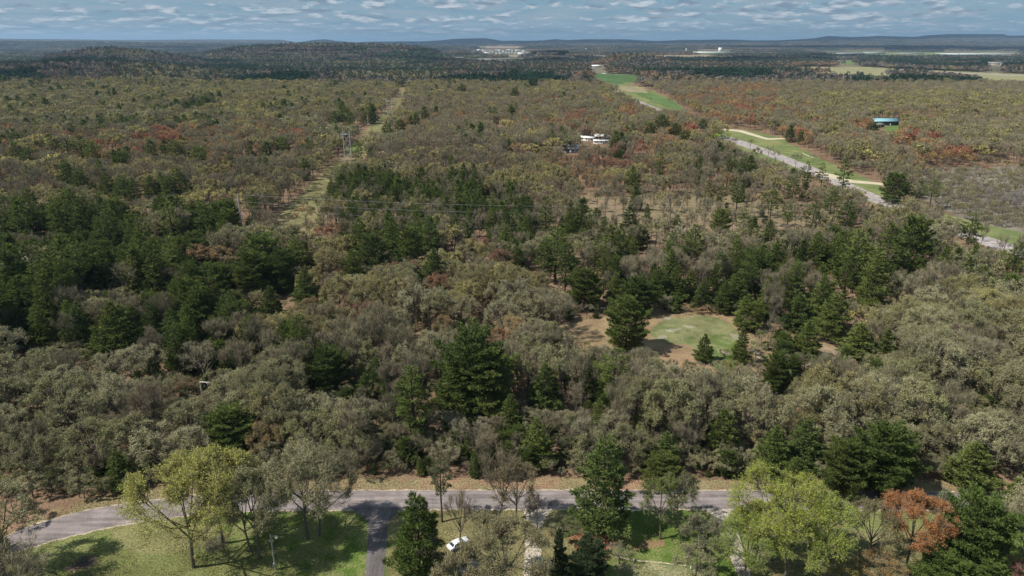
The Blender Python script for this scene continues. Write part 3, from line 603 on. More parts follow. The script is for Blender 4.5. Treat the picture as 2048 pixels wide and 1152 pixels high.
# the rest of the wood, on a jittered grid
def pywave(px, py): return py
hx = np.array([(t['x'], t['y'], t['R']) for t in TREES])
def _hb(t):
    a, b, dp = PJ(t['x'], t['y'], t['H']); c, d, _ = PJ(t['x'], t['y'], t['H'] * ((.12 if t['y'] < 260 else .3) if t['cls'] == 'pine' else .45)); return (a, b, t['R'] * FPX / dp, d, t['y'])
HB = np.array([_hb(t) for t in TREES])
rngS = np.random.default_rng(21)
def scatter(d0, d1, cell, small=False):
    ny = int((d1 - d0) / cell)
    xs, ys = [], []
    for i in range(ny):
        y = d0 + (i + .5) * cell; wx = .80 * y + 45; n = int(2 * wx / cell)
        xs.append(-wx + (np.arange(n) + .5) * cell + rngS.uniform(-.42, .42, n) * cell); ys.append(y + rngS.uniform(-.42, .42, n) * cell)
    x = np.concatenate(xs); y = np.concatenate(ys)
    z = hgt(x, y)
    px, py, _ = PJ(x, y, z)
    ok = ~inpoly(px, py, FOREG)
    for pl in (CLEAR_B, CORR, HWY_G, GREENF, TANF, AIRF, MEADOWR): ok &= ~inpoly(px, py, pl)
    if not small: ok &= ~inpoly(px, py, SHRUBF)
    spz = inpoly(px, py, SPARSE); ok &= ~(spz & (rngS.random(len(x)) < .62))
    if not small: ok &= vnoise(x / 11 + 5, y / 11) > .25
    x, y, z, px, py = x[ok], y[ok], z[ok], px[ok], py[ok]
    for j in range(len(x)):
        X, Y = x[j], y[j]; dist = math.hypot(X, Y)
        h0 = 14.5; by_ = py[j]; gt = False
        tx, ty, _ = PJ(X, Y, z[j] + h0)
        code = species(tx, ty, rngS, X, Y)
        nz = float(vnoise(X / 40, Y / 40))
        if code == 'Y' and rngS.random() < .45: code = 'O'
        if code == 'O' and dist > 500 and rngS.random() < .30: code = 'B'
        if code in 'UR' and float(vnoise(X / 28 + 9, Y / 45)) < .38: code = rngS.choice(['B', 'O', 'B'])
        if code == 'P' and dist > 700 and float(vnoise(X / 50 + 3, Y / 90 + 7)) < .35: code = rngS.choice(['B', 'O'])
        if code == 'P':
            h = rngS.uniform(9, 21) + 3 * nz
            if -400 < tx < 480 and 380 < ty < 700: h = rngS.uniform(13, 27)
            elif 600 < tx < 1080 and 320 < ty < 480: h = rngS.uniform(12, 19)
            r = h * rngS.uniform(.24, .34)
        elif code == 'B':
            h = rngS.uniform(11, 17) + 2 * nz
            if 600 < tx < 1560 and 320 < ty < 480: h *= .8
            r = h * rngS.uniform(.25, .36)
        elif code in 'UR': h = rngS.uniform(10, 15.5); r = h * rngS.uniform(.3, .4)
        else: h = rngS.uniform(12, 17) + 2 * nz; r = h * rngS.uniform(.34, .44)
        if small:
            h = rngS.uniform(2.2, 6.5); r = h * rngS.uniform(.35, .55)
            if code == 'P': r = h * .32
            elif code == 'B' and rngS.random() < .45: code = rngS.choice(['P', 'O']); gt = True
        if py[j] > 905 and not small: h *= .8; r *= .85
        if not small:
            for rep_ in range(4):
                qx, qy, dp = PJ(X, Y, z[j] + h); w = r * FPX / dp
                hit = (HB[:, 4] > Y + 1) & (np.abs(HB[:, 0] - qx) < (w * .8 + HB[:, 2] * .85)) & (qy < HB[:, 3]) & (by_ > HB[:, 1])
                if not hit.any(): break
                h *= .74; r *= .85
            if hit.any() and rngS.random() < .5: continue
        # keep what the photo shows bare
        bad = False
        for hh in (h, h * .55):
            qx, qy, dp = PJ(X, Y, z[j] + hh); w = r * FPX / dp * (.75 if hh < h else .35)
            pts = np.array([(qx, qy), (qx - w, qy), (qx + w, qy)])
            for pl in VIS:
                if inpoly(pts[:, 0], pts[:, 1], pl).any(): bad = True; break
            if bad: break
        if bad:
            if dist < 600 and rngS.random() < .5 and not small:
                h = rngS.uniform(2, 4); r = h * .5; code = code if code != 'P' else 'O'
                qx, qy, dp = PJ(X, Y, h)
                if any(inpoly([qx], [qy], pl).any() for pl in VIS): continue
            else: continue
        if dist < 700 and not small:
            dd = (hx[:, 0] - X) ** 2 + (hx[:, 1] - Y) ** 2
            if (dd < (.62 * (hx[:, 2] + r * .5)) ** 2).any(): continue
            # a listed tree must stay in sight
        addtree(X, Y, code, h, r, z=z[j], tint=(np.array([.15, .175, .065]) * rngS.uniform(.75, 1.2)) if gt and code == 'O' else None)
scatter(130, 420, 6.0); scatter(420, 760, 6.8); scatter(760, 1550, 9.0)
scatter(126, 158, 2.6, True); scatter(158, 210, 4.0, True); scatter(210, 300, 6.0, True); scatter(300, 560, 13.0, True)
# low growth at the shrubby field
for i in range(1500):
    px, py = random.uniform(1835, 2300), random.uniform(345, 470)
    if inpoly([px], [py], SHRUBF)[0]:
        x, y = G(px, py); addtree(x, y, 'B' if random.random() < .8 else 'O', random.uniform(3, 7), random.uniform(1.6, 3.2))
# low brush on the power line strip and the clearing edge
for i in range(420):
    px, py = random.uniform(470, 830), random.uniform(170, 510)
    if inpoly([px], [py], CORR)[0]:
        x, y = G(px, py); addtree(x, y, random.choice('OBOU'), random.uniform(.8, 2.2), random.uniform(.6, 1.5))
for i in range(150):
    px, py = random.uniform(1100, 1560), random.uniform(705, 800)
    x, y = G(px, py)
    if py > 745 or px < 1200 or random.random() < .3: addtree(x, y, random.choice('GGOB'), random.uniform(2.5, 5.5), random.uniform(1.6, 3))
for px, py, h, r, c in [(1500, 300, 10, 4, 'B'), (1535, 318, 11, 4.5, 'B'), (1548, 330, 12, 5, 'B'), (1590, 338, 12, 5, 'B'), (1470, 296, 9, 4, 'B'), (1512, 326, 13, 5, 'O'), (1625, 330, 9, 3.5, 'B'), (1640, 320, 5, 2.5, 'B'), (1300, 203, 6, 3, 'O'), (1340, 206, 9, 5, 'U'), (1360, 212, 9, 5, 'B')]:
    B(px, py, h, r, c)
for i in range(60):
    px = random.uniform(1120, 1500); x, y = G(px, random.uniform(612, 630)); addtree(x, y, random.choice('BBU'), random.uniform(1.5, 3.5), random.uniform(1.2, 2))
for px, py, h, r, c, lb in [(1143, 1072, 3.4, 3.2, 'O', 'low green bush left of the large roadside pine'), (1108, 1062, 3, 3, 'G', 'low grey-green bush beside the centre gravel drive'), (1375, 1072, 3.5, 3.5, 'O', 'low green bush on the lawn left of the gravel driveway'), (1400, 1060, 3.5, 3.2, 'G', 'low grey-green bush touching the gravel driveway'), (1240, 1128, 4, 3, 'B', 'low bare bush at the left end of the garden border'), (1060, 1035, 3, 2.5, 'B', 'low bare bush at the mouth of the centre gravel drive')]:
    B(px, py, h, r, c, tint=(.13, .17, .055) if c == 'O' else None, label=lb)

def litter():
    rng = np.random.default_rng(77); n = 90000
    px = rng.uniform(-60, 2108, n); py = 940 + 215 * rng.random(n) ** 1.0
    ok = inpoly(px, py, FOREG) & ~(inpoly(px, py, ROAD_FAR + ROAD_NEAR[::-1])) & ~inpoly(px, py, [(698, 1014), (740, 1040), (728, 1200), (770, 1200), (778, 1040), (818, 1014)])
    px, py = px[ok], py[ok]; x, y = G(px, py); near = fbm(x / 5, y / 5, 3) + rng.normal(0, .05, len(x)) > .52
    lawn_ = py > 1018; keep = near | (~lawn_ & (rng.random(len(x)) < .5)); x, y, lawn_ = x[keep], y[keep], lawn_[keep]
    g = Geo(); C = np.c_[x, y, rng.uniform(.0, .05, len(x))]; D = np.c_[rng.normal(0, 1, (len(x), 2)), rng.uniform(.1, .9, len(x))]
    br = (rng.random(len(x)) < np.where(lawn_, .22, .85))
    leafq(g, C[br], D[br], rng.uniform(.12, .30, br.sum()), .4, rng, 0); leafq(g, C[~br], D[~br], rng.uniform(.15, .35, (~br).sum()), .22, rng, 1)
    o = bpy.data.objects.new('leaf_litter', g.mesh('leaf_litter', [foliage('fallen_leaves', 0, False, (.27, .165, .10), .5), foliage('grass_tufts', .2, False, (.15, .165, .055), .5)]))
    COL.objects.link(o); o['label'] = 'fallen brown leaves and grass tufts strewn over the yards and verge'; o['category'] = 'leaf litter'; o['kind'] = 'stuff'
litter()
# ---------------------------------------------------------------- make the trees
def props(o, **k):
    for a, b in k.items():
        if b is not None: o[a] = b
def place(o, t, pr):
    o.location = (t['x'], t['y'], t['z'] - .15); o.rotation_euler = (0, 0, t['rz'])
    o.scale = (t['R'] / pr['R'], t['R'] / pr['R'], t['H'] / pr['H'])
for t in TREES:
    t['px'], t['py'], _ = PJ(t['x'], t['y'], t['z'] + t['H']); t['bx'], t['by'], _ = PJ(t['x'], t['y'], t['z'])
    t['d'] = math.sqrt(t['x'] ** 2 + t['y'] ** 2 + 95 ** 2)
    t['vis'] = -20 < t['px'] < 2068 and t['py'] < 1150 and t['by'] > 0
LM = [('the round clearing', 1400, 690), ('the tall steel pole', 481, 430), ('the nearest lattice pylon', 697, 292), ('the second lattice pylon', 781, 222), ('the farthest lattice pylon', 821, 157), ('the blue-roofed building', 1767, 242),
      ('the house cluster', 1225, 280), ('the lone grey-roofed house', 1141, 300), ('the pale gravel track', 1500, 268), ('the visible highway stretch', 1560, 315), ('the round lime tree by the highway', 1445, 266), ('the large lawn oak', 387, 930),
      ('the wooden light pole', 548, 1085), ('the asphalt driveway mouth', 755, 1020), ('the large roadside pine', 1210, 930), ('the tall lime green tree', 1570, 960), ('the orange-red yard maple', 1806, 1010), ('the wide round pine', 1785, 890),
      ('the largest wood pine', 935, 700), ('the pine with bare lower trunk', 822, 760), ('the round pine left of centre', 650, 725), ('the pine beside the clearing', 1257, 640), ('the narrow clearing pine', 1489, 685),
      ('the bright yellow oak', 945, 495), ('the small crimson maple', 1000, 662), ('the tallest layered pine', 1114, 480), ('the crooked roadside trees', 1010, 950), ('the white car', 917, 1090), ('the pale oak cluster', 250, 705),
      ('the fallen bleached branch', 390, 756), ('the orange maple above the lawn', 530, 855), ('the wide dark pine above the lawn', 460, 842), ('the pale bare tree in open wood', 1213, 390), ('the leaning bare tree', 1120, 612),
      ('the left road bend', 90, 1080), ('the two farmhouses', 1198, 145), ('the bright green field', 1235, 158), ('the tan field', 1262, 179), ('the aspen thicket', 2000, 390), ('the rust tree on the strip', 610, 425), ('the red shrub maple', 665, 452),
      ('the broad dark pine', 867, 520), ('the big right-hand pines', 1780, 470), ('the pine cut by the right edge', 2039, 500), ('the dark plantation strip', 300, 241), ('the red maple patch', 330, 268), ('the upper left pine trio', 130, 285),
      ('the pine pair by the photo edge', 235, 360), ('the low orange bush', 1765, 1120), ('the yard brush pile', 164, 1129), ('the small road pine at left', 228, 920), ('the dense left stand', 200, 480), ('the bare upper-middle wood', 1000, 230), ('the country house', 1680, 126)]
used = set()
def autolabel(t):
    w = WORD[t['code']].replace('grey-brown leafless', 'grey-brown'); k = KIND[t['cls']][1] if t['code'] != 'L' else 'tree'
    if t['code'] == 'B': k = 'leafless tree'
    if t['H'] < 7: sz = 'low '
    elif t['H'] < 13: sz = 'small '
    elif t['H'] > 18: sz = 'tall '
    else: sz = ''
    ms = float(np.mean(np.array(TINT[t['code']]))); mt = float(np.mean(t['tint']))
    tone = 'pale ' if mt > ms * 1.1 else ('deep-toned ' if mt < ms * .9 else '')
    fat = 'slim ' if t['R'] / t['H'] < .24 else ('broad ' if t['R'] / t['H'] > .37 else '')
    mx, my = t['px'], .6 * t['py'] + .4 * t['by']
    ls = sorted(LM, key=lambda l: (l[1] - mx) ** 2 + 2.2 * (l[2] - my) ** 2)
    for l in ls[:10]:
        dx, dy = mx - l[1], my - l[2]; ds = math.hypot(dx, dy)
        if ds < 8: continue
        an = math.degrees(math.atan2(-dy, dx)) % 360
        dr = ['right of', 'above and right of', 'above', 'above and left of', 'left of', 'below and left of', 'below', 'below and right of'][int((an + 22.5) // 45) % 8]
        q = 'just' if ds < 35 else ('close' if ds < 65 else ('a little' if ds < 100 else ('well' if ds < 160 else 'far')))
        if q == 'close': q = 'a short way'
        for ad in (sz, sz + tone, sz + fat + tone, fat):
            L1 = '%s%s %s %s %s %s' % (ad, w, k, q, dr, l[0])
            if L1 not in used and len(L1.split()) <= 16: used.add(L1); return L1
    L1 = '%s%s %s %s %s %s' % (sz, w, k, q, dr, ls[0][0]); return ' '.join(L1.split()[:16])
LIMIT = {'pine': 300, 'leafy': 300, 'bare': 270, 'bud': 120}
stuff = {}
for cls in LIMIT:
    L_ = [t for t in TREES if t['cls'] == cls]
    vis = sorted([t for t in L_ if t['vis']], key=lambda t: -(t['H'] * (1.15 if t['hand'] else 1)) / t['d'])
    ind = [t for t in vis if t['label']] ; ids = set(id(t) for t in ind)
    for t in vis:
        if len(ind) >= LIMIT[cls]: break
        if id(t) not in ids: ind.append(t); ids.add(id(t))
    stuff[cls] = [t for t in L_ if id(t) not in ids]
    nm, cat, grp = KIND[cls]
    for t in ind:
        k = 1 if t['d'] < 300 else 2
        pr = PROTO[(cls, t['var'], k)]
        e = bpy.data.objects.new(t['name'] or nm, None); COL.objects.link(e); place(e, t, pr); e.empty_display_size = .5
        c_ = bpy.data.objects.new('crown', pr['crown']); c_['tint'] = [float(v) for v in t['tint']]; COL.objects.link(c_); c_.parent = e
        k_ = bpy.data.objects.new('trunk', pr['trunk']); COL.objects.link(k_); k_.parent = e
        props(e, label=t['label'] or autolabel(t), category=cat if t['name'] is None else t['name'].split('_')[0], group=grp if t['name'] is None else None)

def gn_scatter(name, pts, label, cat, kind='stuff'):
    """pts: rows of x,y,z, rz, sx, sy, sz, r,g,b, vid"""
    a = np.array(pts, float); n = len(a)
    me = bpy.data.meshes.new(name); me.vertices.add(n); me.vertices.foreach_set('co', a[:, :3].ravel().astype(np.float32))
    def at(nm, ty, key, val):
        x = me.attributes.new(nm, ty, 'POINT'); x.data.foreach_set(key, val.ravel())
    at('rot', 'FLOAT_VECTOR', 'vector', np.c_[np.zeros(n), np.zeros(n), a[:, 3]].astype(np.float32))
    at('scl', 'FLOAT_VECTOR', 'vector', a[:, 4:7].astype(np.float32)); at('tint', 'FLOAT_VECTOR', 'vector', a[:, 7:10].astype(np.float32))
    at('vid', 'INT', 'value', a[:, 10].astype(np.int32))
    o = bpy.data.objects.new(name, me); COL.objects.link(o)
    mod = o.modifiers.new('scatter', 'NODES'); mod.node_group = GNG
    props(o, label=label, category=cat, kind=kind); return o
GNG = bpy.data.node_groups.new('scatter', 'GeometryNodeTree')
GNG.interface.new_socket('Geometry', in_out='INPUT', socket_type='NodeSocketGeometry'); GNG.interface.new_socket('Geometry', in_out='OUTPUT', socket_type='NodeSocketGeometry')
gi = GNG.nodes.new('NodeGroupInput'); go = GNG.nodes.new('NodeGroupOutput'); ip = GNG.nodes.new('GeometryNodeInstanceOnPoints'); ci = GNG.nodes.new('GeometryNodeCollectionInfo')
ci.inputs['Collection'].default_value = PCOL; ci.inputs['Separate Children'].default_value = True; ci.inputs['Reset Children'].default_value = True
def na(nm, ty):
    n = GNG.nodes.new('GeometryNodeInputNamedAttribute'); n.data_type = ty; n.inputs[0].default_value = nm
    return n.outputs[0]
GL = GNG.links
GL.new(gi.outputs[0], ip.inputs['Points']); GL.new(ci.outputs[0], ip.inputs['Instance']); ip.inputs['Pick Instance'].default_value = True
GL.new(na('vid', 'INT'), ip.inputs['Instance Index']); GL.new(na('rot', 'FLOAT_VECTOR'), ip.inputs['Rotation']); GL.new(na('scl', 'FLOAT_VECTOR'), ip.inputs['Scale'])
GL.new(ip.outputs[0], go.inputs[0])
STL = {'pine': ('pine_wood', 'mass of further dark green pines filling the wood', 'pine wood'), 'leafy': ('oak_wood', 'mass of further leafing olive and grey-green oaks filling the wood', 'oak wood'),
       'bare': ('bare_wood', 'mass of further grey-brown leafless trees and brush in the wood', 'bare wood'), 'bud': ('maple_wood', 'mass of further rusty red budding maples in the wood', 'maple wood')}
for cls, L_ in stuff.items():
    rows = []
    for t in L_:
        k = 1 if t['d'] < 230 else (2 if t['d'] < 620 else 3)
        pr = PROTO[(cls, t['var'], k)]; s = t['R'] / pr['R']
        rows.append((t['x'], t['y'], t['z'] - .15, t['rz'], s, s, t['H'] / pr['H'], *t['tint'], VID[pr['obj'].name]))
    nm, lb, ct = STL[cls]
    gn_scatter(nm, rows, lb, ct)
    print('STUFF', cls, len(rows))
# canopy beyond
rows = []; rF = np.random.default_rng(5)
PATT = {'O': (.230, .205, .130), 'B': (.200, .170, .140), 'U': (.255, .180, .120), 'D': (.110, .105, .080), 'P': (.100, .130, .080)}
def patches(d0, d1, step, tag, dens):
    y = d0
    while y < d1:
        wx = .82 * y; n = int(2 * wx / step)
        xs = -wx + (np.arange(n) + rF.uniform(.1, .9, n)) * step; ys = y + rF.uniform(-.4, .4, n) * step
        z = hgt(xs, ys); px, py, dp = PJ(xs, ys, z); _, ty, _ = PJ(xs, ys, z + 17)
        g = fbm(xs / 900 + 3, ys / 420 + 9, 3)
        ok = (g > dens(ys)) | (z > 12)
        for pl in (GREENF, TANF, AIRF): ok &= ~inpoly(px, py, pl)
        for pl in VIS: ok &= ~inpoly(px, ty, pl) & ~inpoly(px, py, pl)
        for j in np.nonzero(ok)[0]:
            gg = float(fbm(xs[j] / 260, ys[j] / 170, 2)); ty_ = ty[j]
            left = px[j] < 880
            if gg < .33: c = 'P'
            elif gg < .55: c = 'B'
            elif gg < .66: c = 'O' if left or rF.random() < .5 else 'U'
            else: c = 'O' if left else 'U'
            if tag == 'f' and c == 'P' and rF.random() < .5: c = 'D'
            tt = np.array(PATT[c]) * rF.uniform(.8, 1.2)
            kk = tag if tag == 'f' else ('p' if c == 'P' else 'm')
            s = rF.uniform(.9, 1.15)
            rows.append((xs[j], ys[j], z[j] - .5, rF.uniform(0, 6.28), s, s, rF.uniform(.8, 1.1), *tt, VID[PATCH[(kk, rF.integers(0, 3))].name]))
        y += step
patches(1555, 3400, 34, 'm', lambda y: .30 + .13 * np.clip((y - 1600) / 1500, 0, 1))
patches(3400, 9000, 92, 'f', lambda y: .49 + .05 * np.clip((y - 4000) / 4000, 0, 1))
patches(9000, 15500, 150, 'f', lambda y: .60 + 0 * y)
gn_scatter('distant_forest', rows, 'distant mass of mixed woodland canopy reaching to the hills', 'forest')
print('PATCHES', len(rows))

# ---------------------------------------------------------------- the ground, one sheet to the horizon
pyr = np.concatenate([np.arange(1500, 1160, -12.), np.arange(1160, 400, -1.7), np.arange(400, 130, -1.15), np.arange(130, 92, -.6)])
dr_ = CAM_H / np.tan(np.arctan((pyr - CY) / FPX) + PITCH)
dr_ = np.concatenate([[1.0, 12, 30], dr_[dr_ > 45], np.arange(16400, 33000, 420.), [40000, 60000]])
azf = np.radians(np.arange(-42, 42.01, .16)); azb = np.radians(np.arange(46, 314.1, 4))
az = np.concatenate([azf, azb])
RR, AA = np.meshgrid(dr_, az, indexing='ij')
GXs, GYs = RR * np.sin(AA), RR * np.cos(AA)
sec = np.where(np.abs(AA) < 1.0, 1 / np.cos(np.minimum(np.abs(AA), 1.0)), 1.0)
GXs *= sec; GYs *= sec
GZ = hgt(GXs, GYs) * (GYs > 0)
nR, nA = RR.shape
PXg, PYg, DPg = PJ(GXs, GYs, GZ)
front = GYs > 40
jx = (fbm(GXs / 4, GYs / 4, 3) - .5) * 7.0; jy = (fbm(GXs / 4 + 50, GYs / 4, 3) - .5) * 5.0
sc_ = np.clip(160 / np.maximum(DPg, 1), 0, 1.2)
qx = PXg + jx * 10 / np.maximum(DPg, 90) * 100 * .12 * 4; qy = PYg + jy * sc_ * 1.6
n1_ = fbm(GXs / 9, GYs / 9, 4)[..., None]; n2_ = fbm(GXs / 2.2 + 9, GYs / 2.2, 3)[..., None]; n3_ = fbm(GXs / 30 + 4, GYs / 30, 3)[..., None]
C3 = lambda *c: np.array(c)
lit_ = C3(.205, .135, .090) * (.65 + .7 * n1_)
col_ = lit_ * (1 - .35 * np.clip((n3_ - .45) * 4, 0, 1)) + C3(.10, .10, .045) * .35 * np.clip((n3_ - .45) * 4, 0, 1)
def lay(mask, c): 
    global col_
    m = mask[..., None].astype(float) if mask.ndim == 2 else mask
    col_ = col_ * (1 - m) + c * m
grass = C3(.100, .150, .034); dry = C3(.205, .185, .090)
tg = np.clip((n3_ * .6 + n2_ * .4 - .43) * 7, 0, 1)
lawn = grass * (.75 + .5 * n2_) * (1 - tg) + (grass * .45 + dry * .55) * (.7 + .6 * n1_) * tg
verge = (C3(.29, .185, .120) * (1 - tg) + C3(.23, .195, .105) * tg) * (.7 + .6 * n2_)
lay(inpoly(qx, qy, FOREG) & front, verge)
lay(inpoly(qx, qy, ROAD_NEAR + [(2700, 1500), (-500, 1500)]) & front, lawn)
lay(inpoly(qx, qy, [(790, 1019), (1110, 1019), (1190, 1055), (1240, 1075), (1235, 1105), (1180, 1160), (770, 1160)]) & front, (C3(.20, .155, .085) * (.6 + .8 * n2_) * .6 + lawn * .4))
lay(inpoly(qx, qy, [(1135, 1072), (1160, 1062), (1215, 1066), (1240, 1080), (1225, 1100), (1150, 1100)]) & front, C3(.27, .135, .075) * (.8 + .4 * n1_))
lay(inpoly(qx, qy, [(1280, 1082), (1325, 1078), (1330, 1090), (1290, 1098), (1262, 1100)]) & front, C3(.22, .155, .08) * (.8 + .4 * n1_))
lay(inpoly(qx, qy, [(1495, 1100), (1700, 1060), (1900, 1060), (1900, 1170), (1495, 1170)]) & front, (lawn * .55 + C3(.19, .15, .09) * .45))
lay(inpoly(qx, qy, [(1232, 1122), (1350, 1132), (1420, 1142), (1430, 1170), (1232, 1170)]) & front, (lawn * .5 + C3(.24, .21, .14) * .5 * (.5 + n2_)))
lay(inpoly(qx, qy, [(190, 1040), (320, 1036), (440, 1050), (420, 1090), (330, 1110), (260, 1105), (240, 1085)]) & front, dry * (.75 + .45 * n2_) * .75 + lawn * .25)
0 and lay(inpoly(qx, qy, [(192, 1102), (235, 1092), (244, 1097), (215, 1107)]) & front, C3(.07, .14, .03))
lay(inpoly(qx, qy, [(122, 1140), (150, 1122), (188, 1112), (196, 1122), (180, 1134), (140, 1146)]) & front, C3(.36, .25, .17) * (.7 + .6 * n2_))
lay(inpoly(qx, qy, CLEAR_B) & front, (C3(.29, .19, .12) * (1 - .4 * tg) + C3(.18, .17, .08) * .4 * tg) * (.7 + .6 * n2_))
lay(inpoly(qx, qy, CLEAR_G) & front, (C3(.125, .165, .055) * (1 - tg * .7) + C3(.20, .185, .10) * .7 * tg) * (.7 + .6 * n2_))
lay(inpoly(qx, qy, [(1460, 690), (1490, 672), (1492, 735), (1440, 738)]) & front, C3(.115, .155, .045) * (.75 + .5 * n2_))
for pl in ([(1330, 660), (1362, 657), (1352, 664), (1334, 666)], [(1500, 700), (1508, 696), (1530, 715), (1524, 722)], [(1198, 730), (1225, 726), (1224, 736), (1200, 738)], [(1320, 672), (1336, 672), (1332, 680), (1318, 680)],
           [(1435, 700), (1462, 706), (1460, 710), (1438, 708)], [(1462, 668), (1480, 672), (1478, 678), (1464, 676)], [(1370, 652), (1392, 653), (1390, 656), (1372, 655)], [(1322, 636), (1345, 635), (1340, 640), (1322, 640)]):
    lay(inpoly(qx, qy, pl) & front, C3(.27, .24, .18) * (.7 + .6 * n2_))
cm = inpoly(PXg + jx, PYg + jy * .4, CORR) & front & (GYs < 2600)
lay(cm, (C3(.225, .175, .105) * (1 - .7 * tg) + C3(.15, .155, .06) * .7 * tg) * (.45 + 1.1 * n1_) * (.7 + .6 * n2_))
lay(inpoly(PXg, PYg, [(690, 292), (712, 286), (745, 292), (735, 302), (695, 306)]) & front, C3(.14, .165, .06) * (.7 + .6 * n2_)); lay(inpoly(PXg, PYg, [(735, 254), (770, 243), (772, 248), (745, 262)]) & front, C3(.18, .18, .08) * (.7 + .6 * n2_))
efx = PXg + (fbm(GXs / 16, GYs / 16, 3) - .5) * 14; efy = PYg + (fbm(GXs / 16 + 7, GYs / 16, 3) - .5) * 7 * np.clip(700 / np.maximum(DPg, 1), 0, 1)
tg2 = np.clip((fbm(GXs / 22, GYs / 22, 3)[..., None] - .45) * 5, 0, 1)
hg = C3(.135, .165, .065) * (1 - tg2) + C3(.19, .20, .085) * tg2
lay(inpoly(efx, efy, HWY_G) & front, hg * (.8 + .4 * n1_))
lay(inpoly(efx, efy, GREENF) & front, C3(.075, .125, .050) * (.7 + .6 * n3_)); lay(inpoly(efx, efy, TANF) & front, C3(.25, .215, .13) * (.7 + .6 * n1_))
lay(inpoly(PXg, PYg, [(1262, 184), (1296, 186), (1345, 200), (1372, 222), (1330, 214)]) & front, C3(.10, .15, .055) * (.7 + .6 * n3_))
lay(inpoly(PXg, PYg, AIRF) & front, C3(.24, .23, .125) * (.85 + .3 * n3_)); lay(inpoly(PXg, PYg, [(1640, 130), (1760, 131), (1760, 134), (1640, 134)]) & front, C3(.10, .18, .05))
lay(inpoly(PXg, PYg, SHRUBF) & front, C3(.19, .165, .13) * (.75 + .5 * n1_))
lay(inpoly(PXg, PYg, SPARSE) & front, (C3(.235, .17, .115) * (1 - .4 * tg) + C3(.16, .16, .07) * .4 * tg) * (.7 + .6 * n2_)); lay(inpoly(PXg, PYg, MEADOWR) & front, C3(.27, .20, .13) * (.7 + .6 * n2_))
lay(inpoly(PXg, PYg, [(1775, 250), (1800, 249), (1800, 262), (1765, 262)]) & front, C3(.12, .17, .055))
# fields and woods far out: patchwork by cell
far = GYs > 1700
cxk = np.floor(GXs / 420 + 3 * vnoise(GXs / 3000, GYs / 3000)); cyk = np.floor(GYs / 650 + .3 * cxk)
cell = vnoise(cxk * 7.31 + .5, cyk * 3.17 + .5)
fc = np.where(cell[..., None] < .42, C3(.10, .10, .065), np.where(cell[..., None] < .55, C3(.13, .17, .07), np.where(cell[..., None] < .68, C3(.26, .215, .14), C3(.16, .14, .10))))
done = inpoly(PXg, PYg, AIRF) | inpoly(PXg, PYg, GREENF) | inpoly(PXg, PYg, TANF)
lay(far & ~done & (GZ < 10), fc * (.85 + .3 * n3_))
lay(far & ((GZ > 14) | ((GYs > 14500))), C3(.070, .066, .052) * (.55 + .9 * fbm(GXs / 500, GYs / 300, 4)[..., None]))
for pl, c in (([(950, 93.3), (1048, 93), (1046, 96.2), (990, 96.5)], (.27, .21, .155)), ([(920, 92), (975, 91), (975, 93), (930, 94)], (.32, .26, .17)), ([(40, 90), (110, 89.5), (100, 92), (40, 92.5)], (.36, .33, .24)), ([(1595, 124), (1640, 124), (1640, 127), (1600, 127)], (.1, .17, .05)), ([(700, 118), (935, 119), (935, 121), (700, 121)], (.16, .2, .1)),
              ([(1325, 136), (1560, 138), (1560, 145), (1440, 146), (1325, 141)], (.055, .09, .035)), ([(1380, 143), (1560, 145), (1600, 151), (1480, 150)], (.24, .24, .12)), ([(340, 87), (400, 86.5), (400, 89), (350, 89.5)], (.36, .34, .28)), ([(1600, 98), (1700, 98), (1700, 100), (1600, 100)], (.22, .2, .12)), ([(1780, 93), (1990, 93), (1990, 95.5), (1780, 95.5)], (.27, .24, .17))):
    lay(inpoly(PXg, PYg, pl) & front, C3(*c))
col_ = np.clip(col_, .01, .8)
Vg = np.stack([GXs, GYs, GZ], -1).reshape(-1, 3)
i, j = np.meshgrid(np.arange(nR - 1), np.arange(nA), indexing='ij'); j2 = (j + 1) % nA
Fg = np.stack([i * nA + j, i * nA + j2, (i + 1) * nA + j2, (i + 1) * nA + j], -1).reshape(-1, 4)[:, ::-1]
gg = Geo(); gg.add(Vg, Fg)
gg.add([[GXs[0, q], GYs[0, q], 0] for q in range(nA)], np.arange(nA)[None, ::-1])
m, nt = newmat('ground'); N = nt.nodes; L = nt.links
a = N.new('ShaderNodeAttribute'); a.attribute_name = 'gcol'
geo = N.new('ShaderNodeNewGeometry'); no = N.new('ShaderNodeTexNoise'); no.inputs['Scale'].default_value = 2.6; no.inputs['Detail'].default_value = 6; no.inputs['Roughness'].default_value = .65; L.new(geo.outputs['Position'], no.inputs['Vector'])
nf = N.new('ShaderNodeTexNoise'); nf.inputs['Scale'].default_value = .12; nf.inputs['Detail'].default_value = 4; L.new(geo.outputs['Position'], nf.inputs['Vector'])
f = mth(nt, 'MULTIPLY', maprange(nt, no.outputs[0], .32, .68, .42, 1.58, False), maprange(nt, nf.outputs[0], .3, .7, .85, 1.15, False))
cc = N.new('ShaderNodeCombineXYZ')
for q in range(3): L.new(f, cc.inputs[q])
bs = N.new('ShaderNodeBsdfDiffuse'); L.new(mixc(nt, 1.0, a.outputs['Color'], cc.outputs[0], 'MULTIPLY'), bs.inputs[0])
bp = N.new('ShaderNodeBump'); bp.inputs['Strength'].default_value = .6; bp.inputs['Distance'].default_value = .3; L.new(no.outputs[0], bp.inputs['Height']); L.new(bp.outputs[0], bs.inputs['Normal'])
o_ = N.new('ShaderNodeOutputMaterial'); L.new(bs.outputs[0], o_.inputs[0])
gm = gg.mesh('ground', [m])
at_ = gm.attributes.new('gcol', 'FLOAT_COLOR', 'POINT'); cl = np.ones((gg.n, 4), np.float32); cl[:nR * nA, :3] = col_.reshape(-1, 3); cl[nR * nA:, :3] = (.15, .12, .08); at_.data.foreach_set('color', cl.ravel())
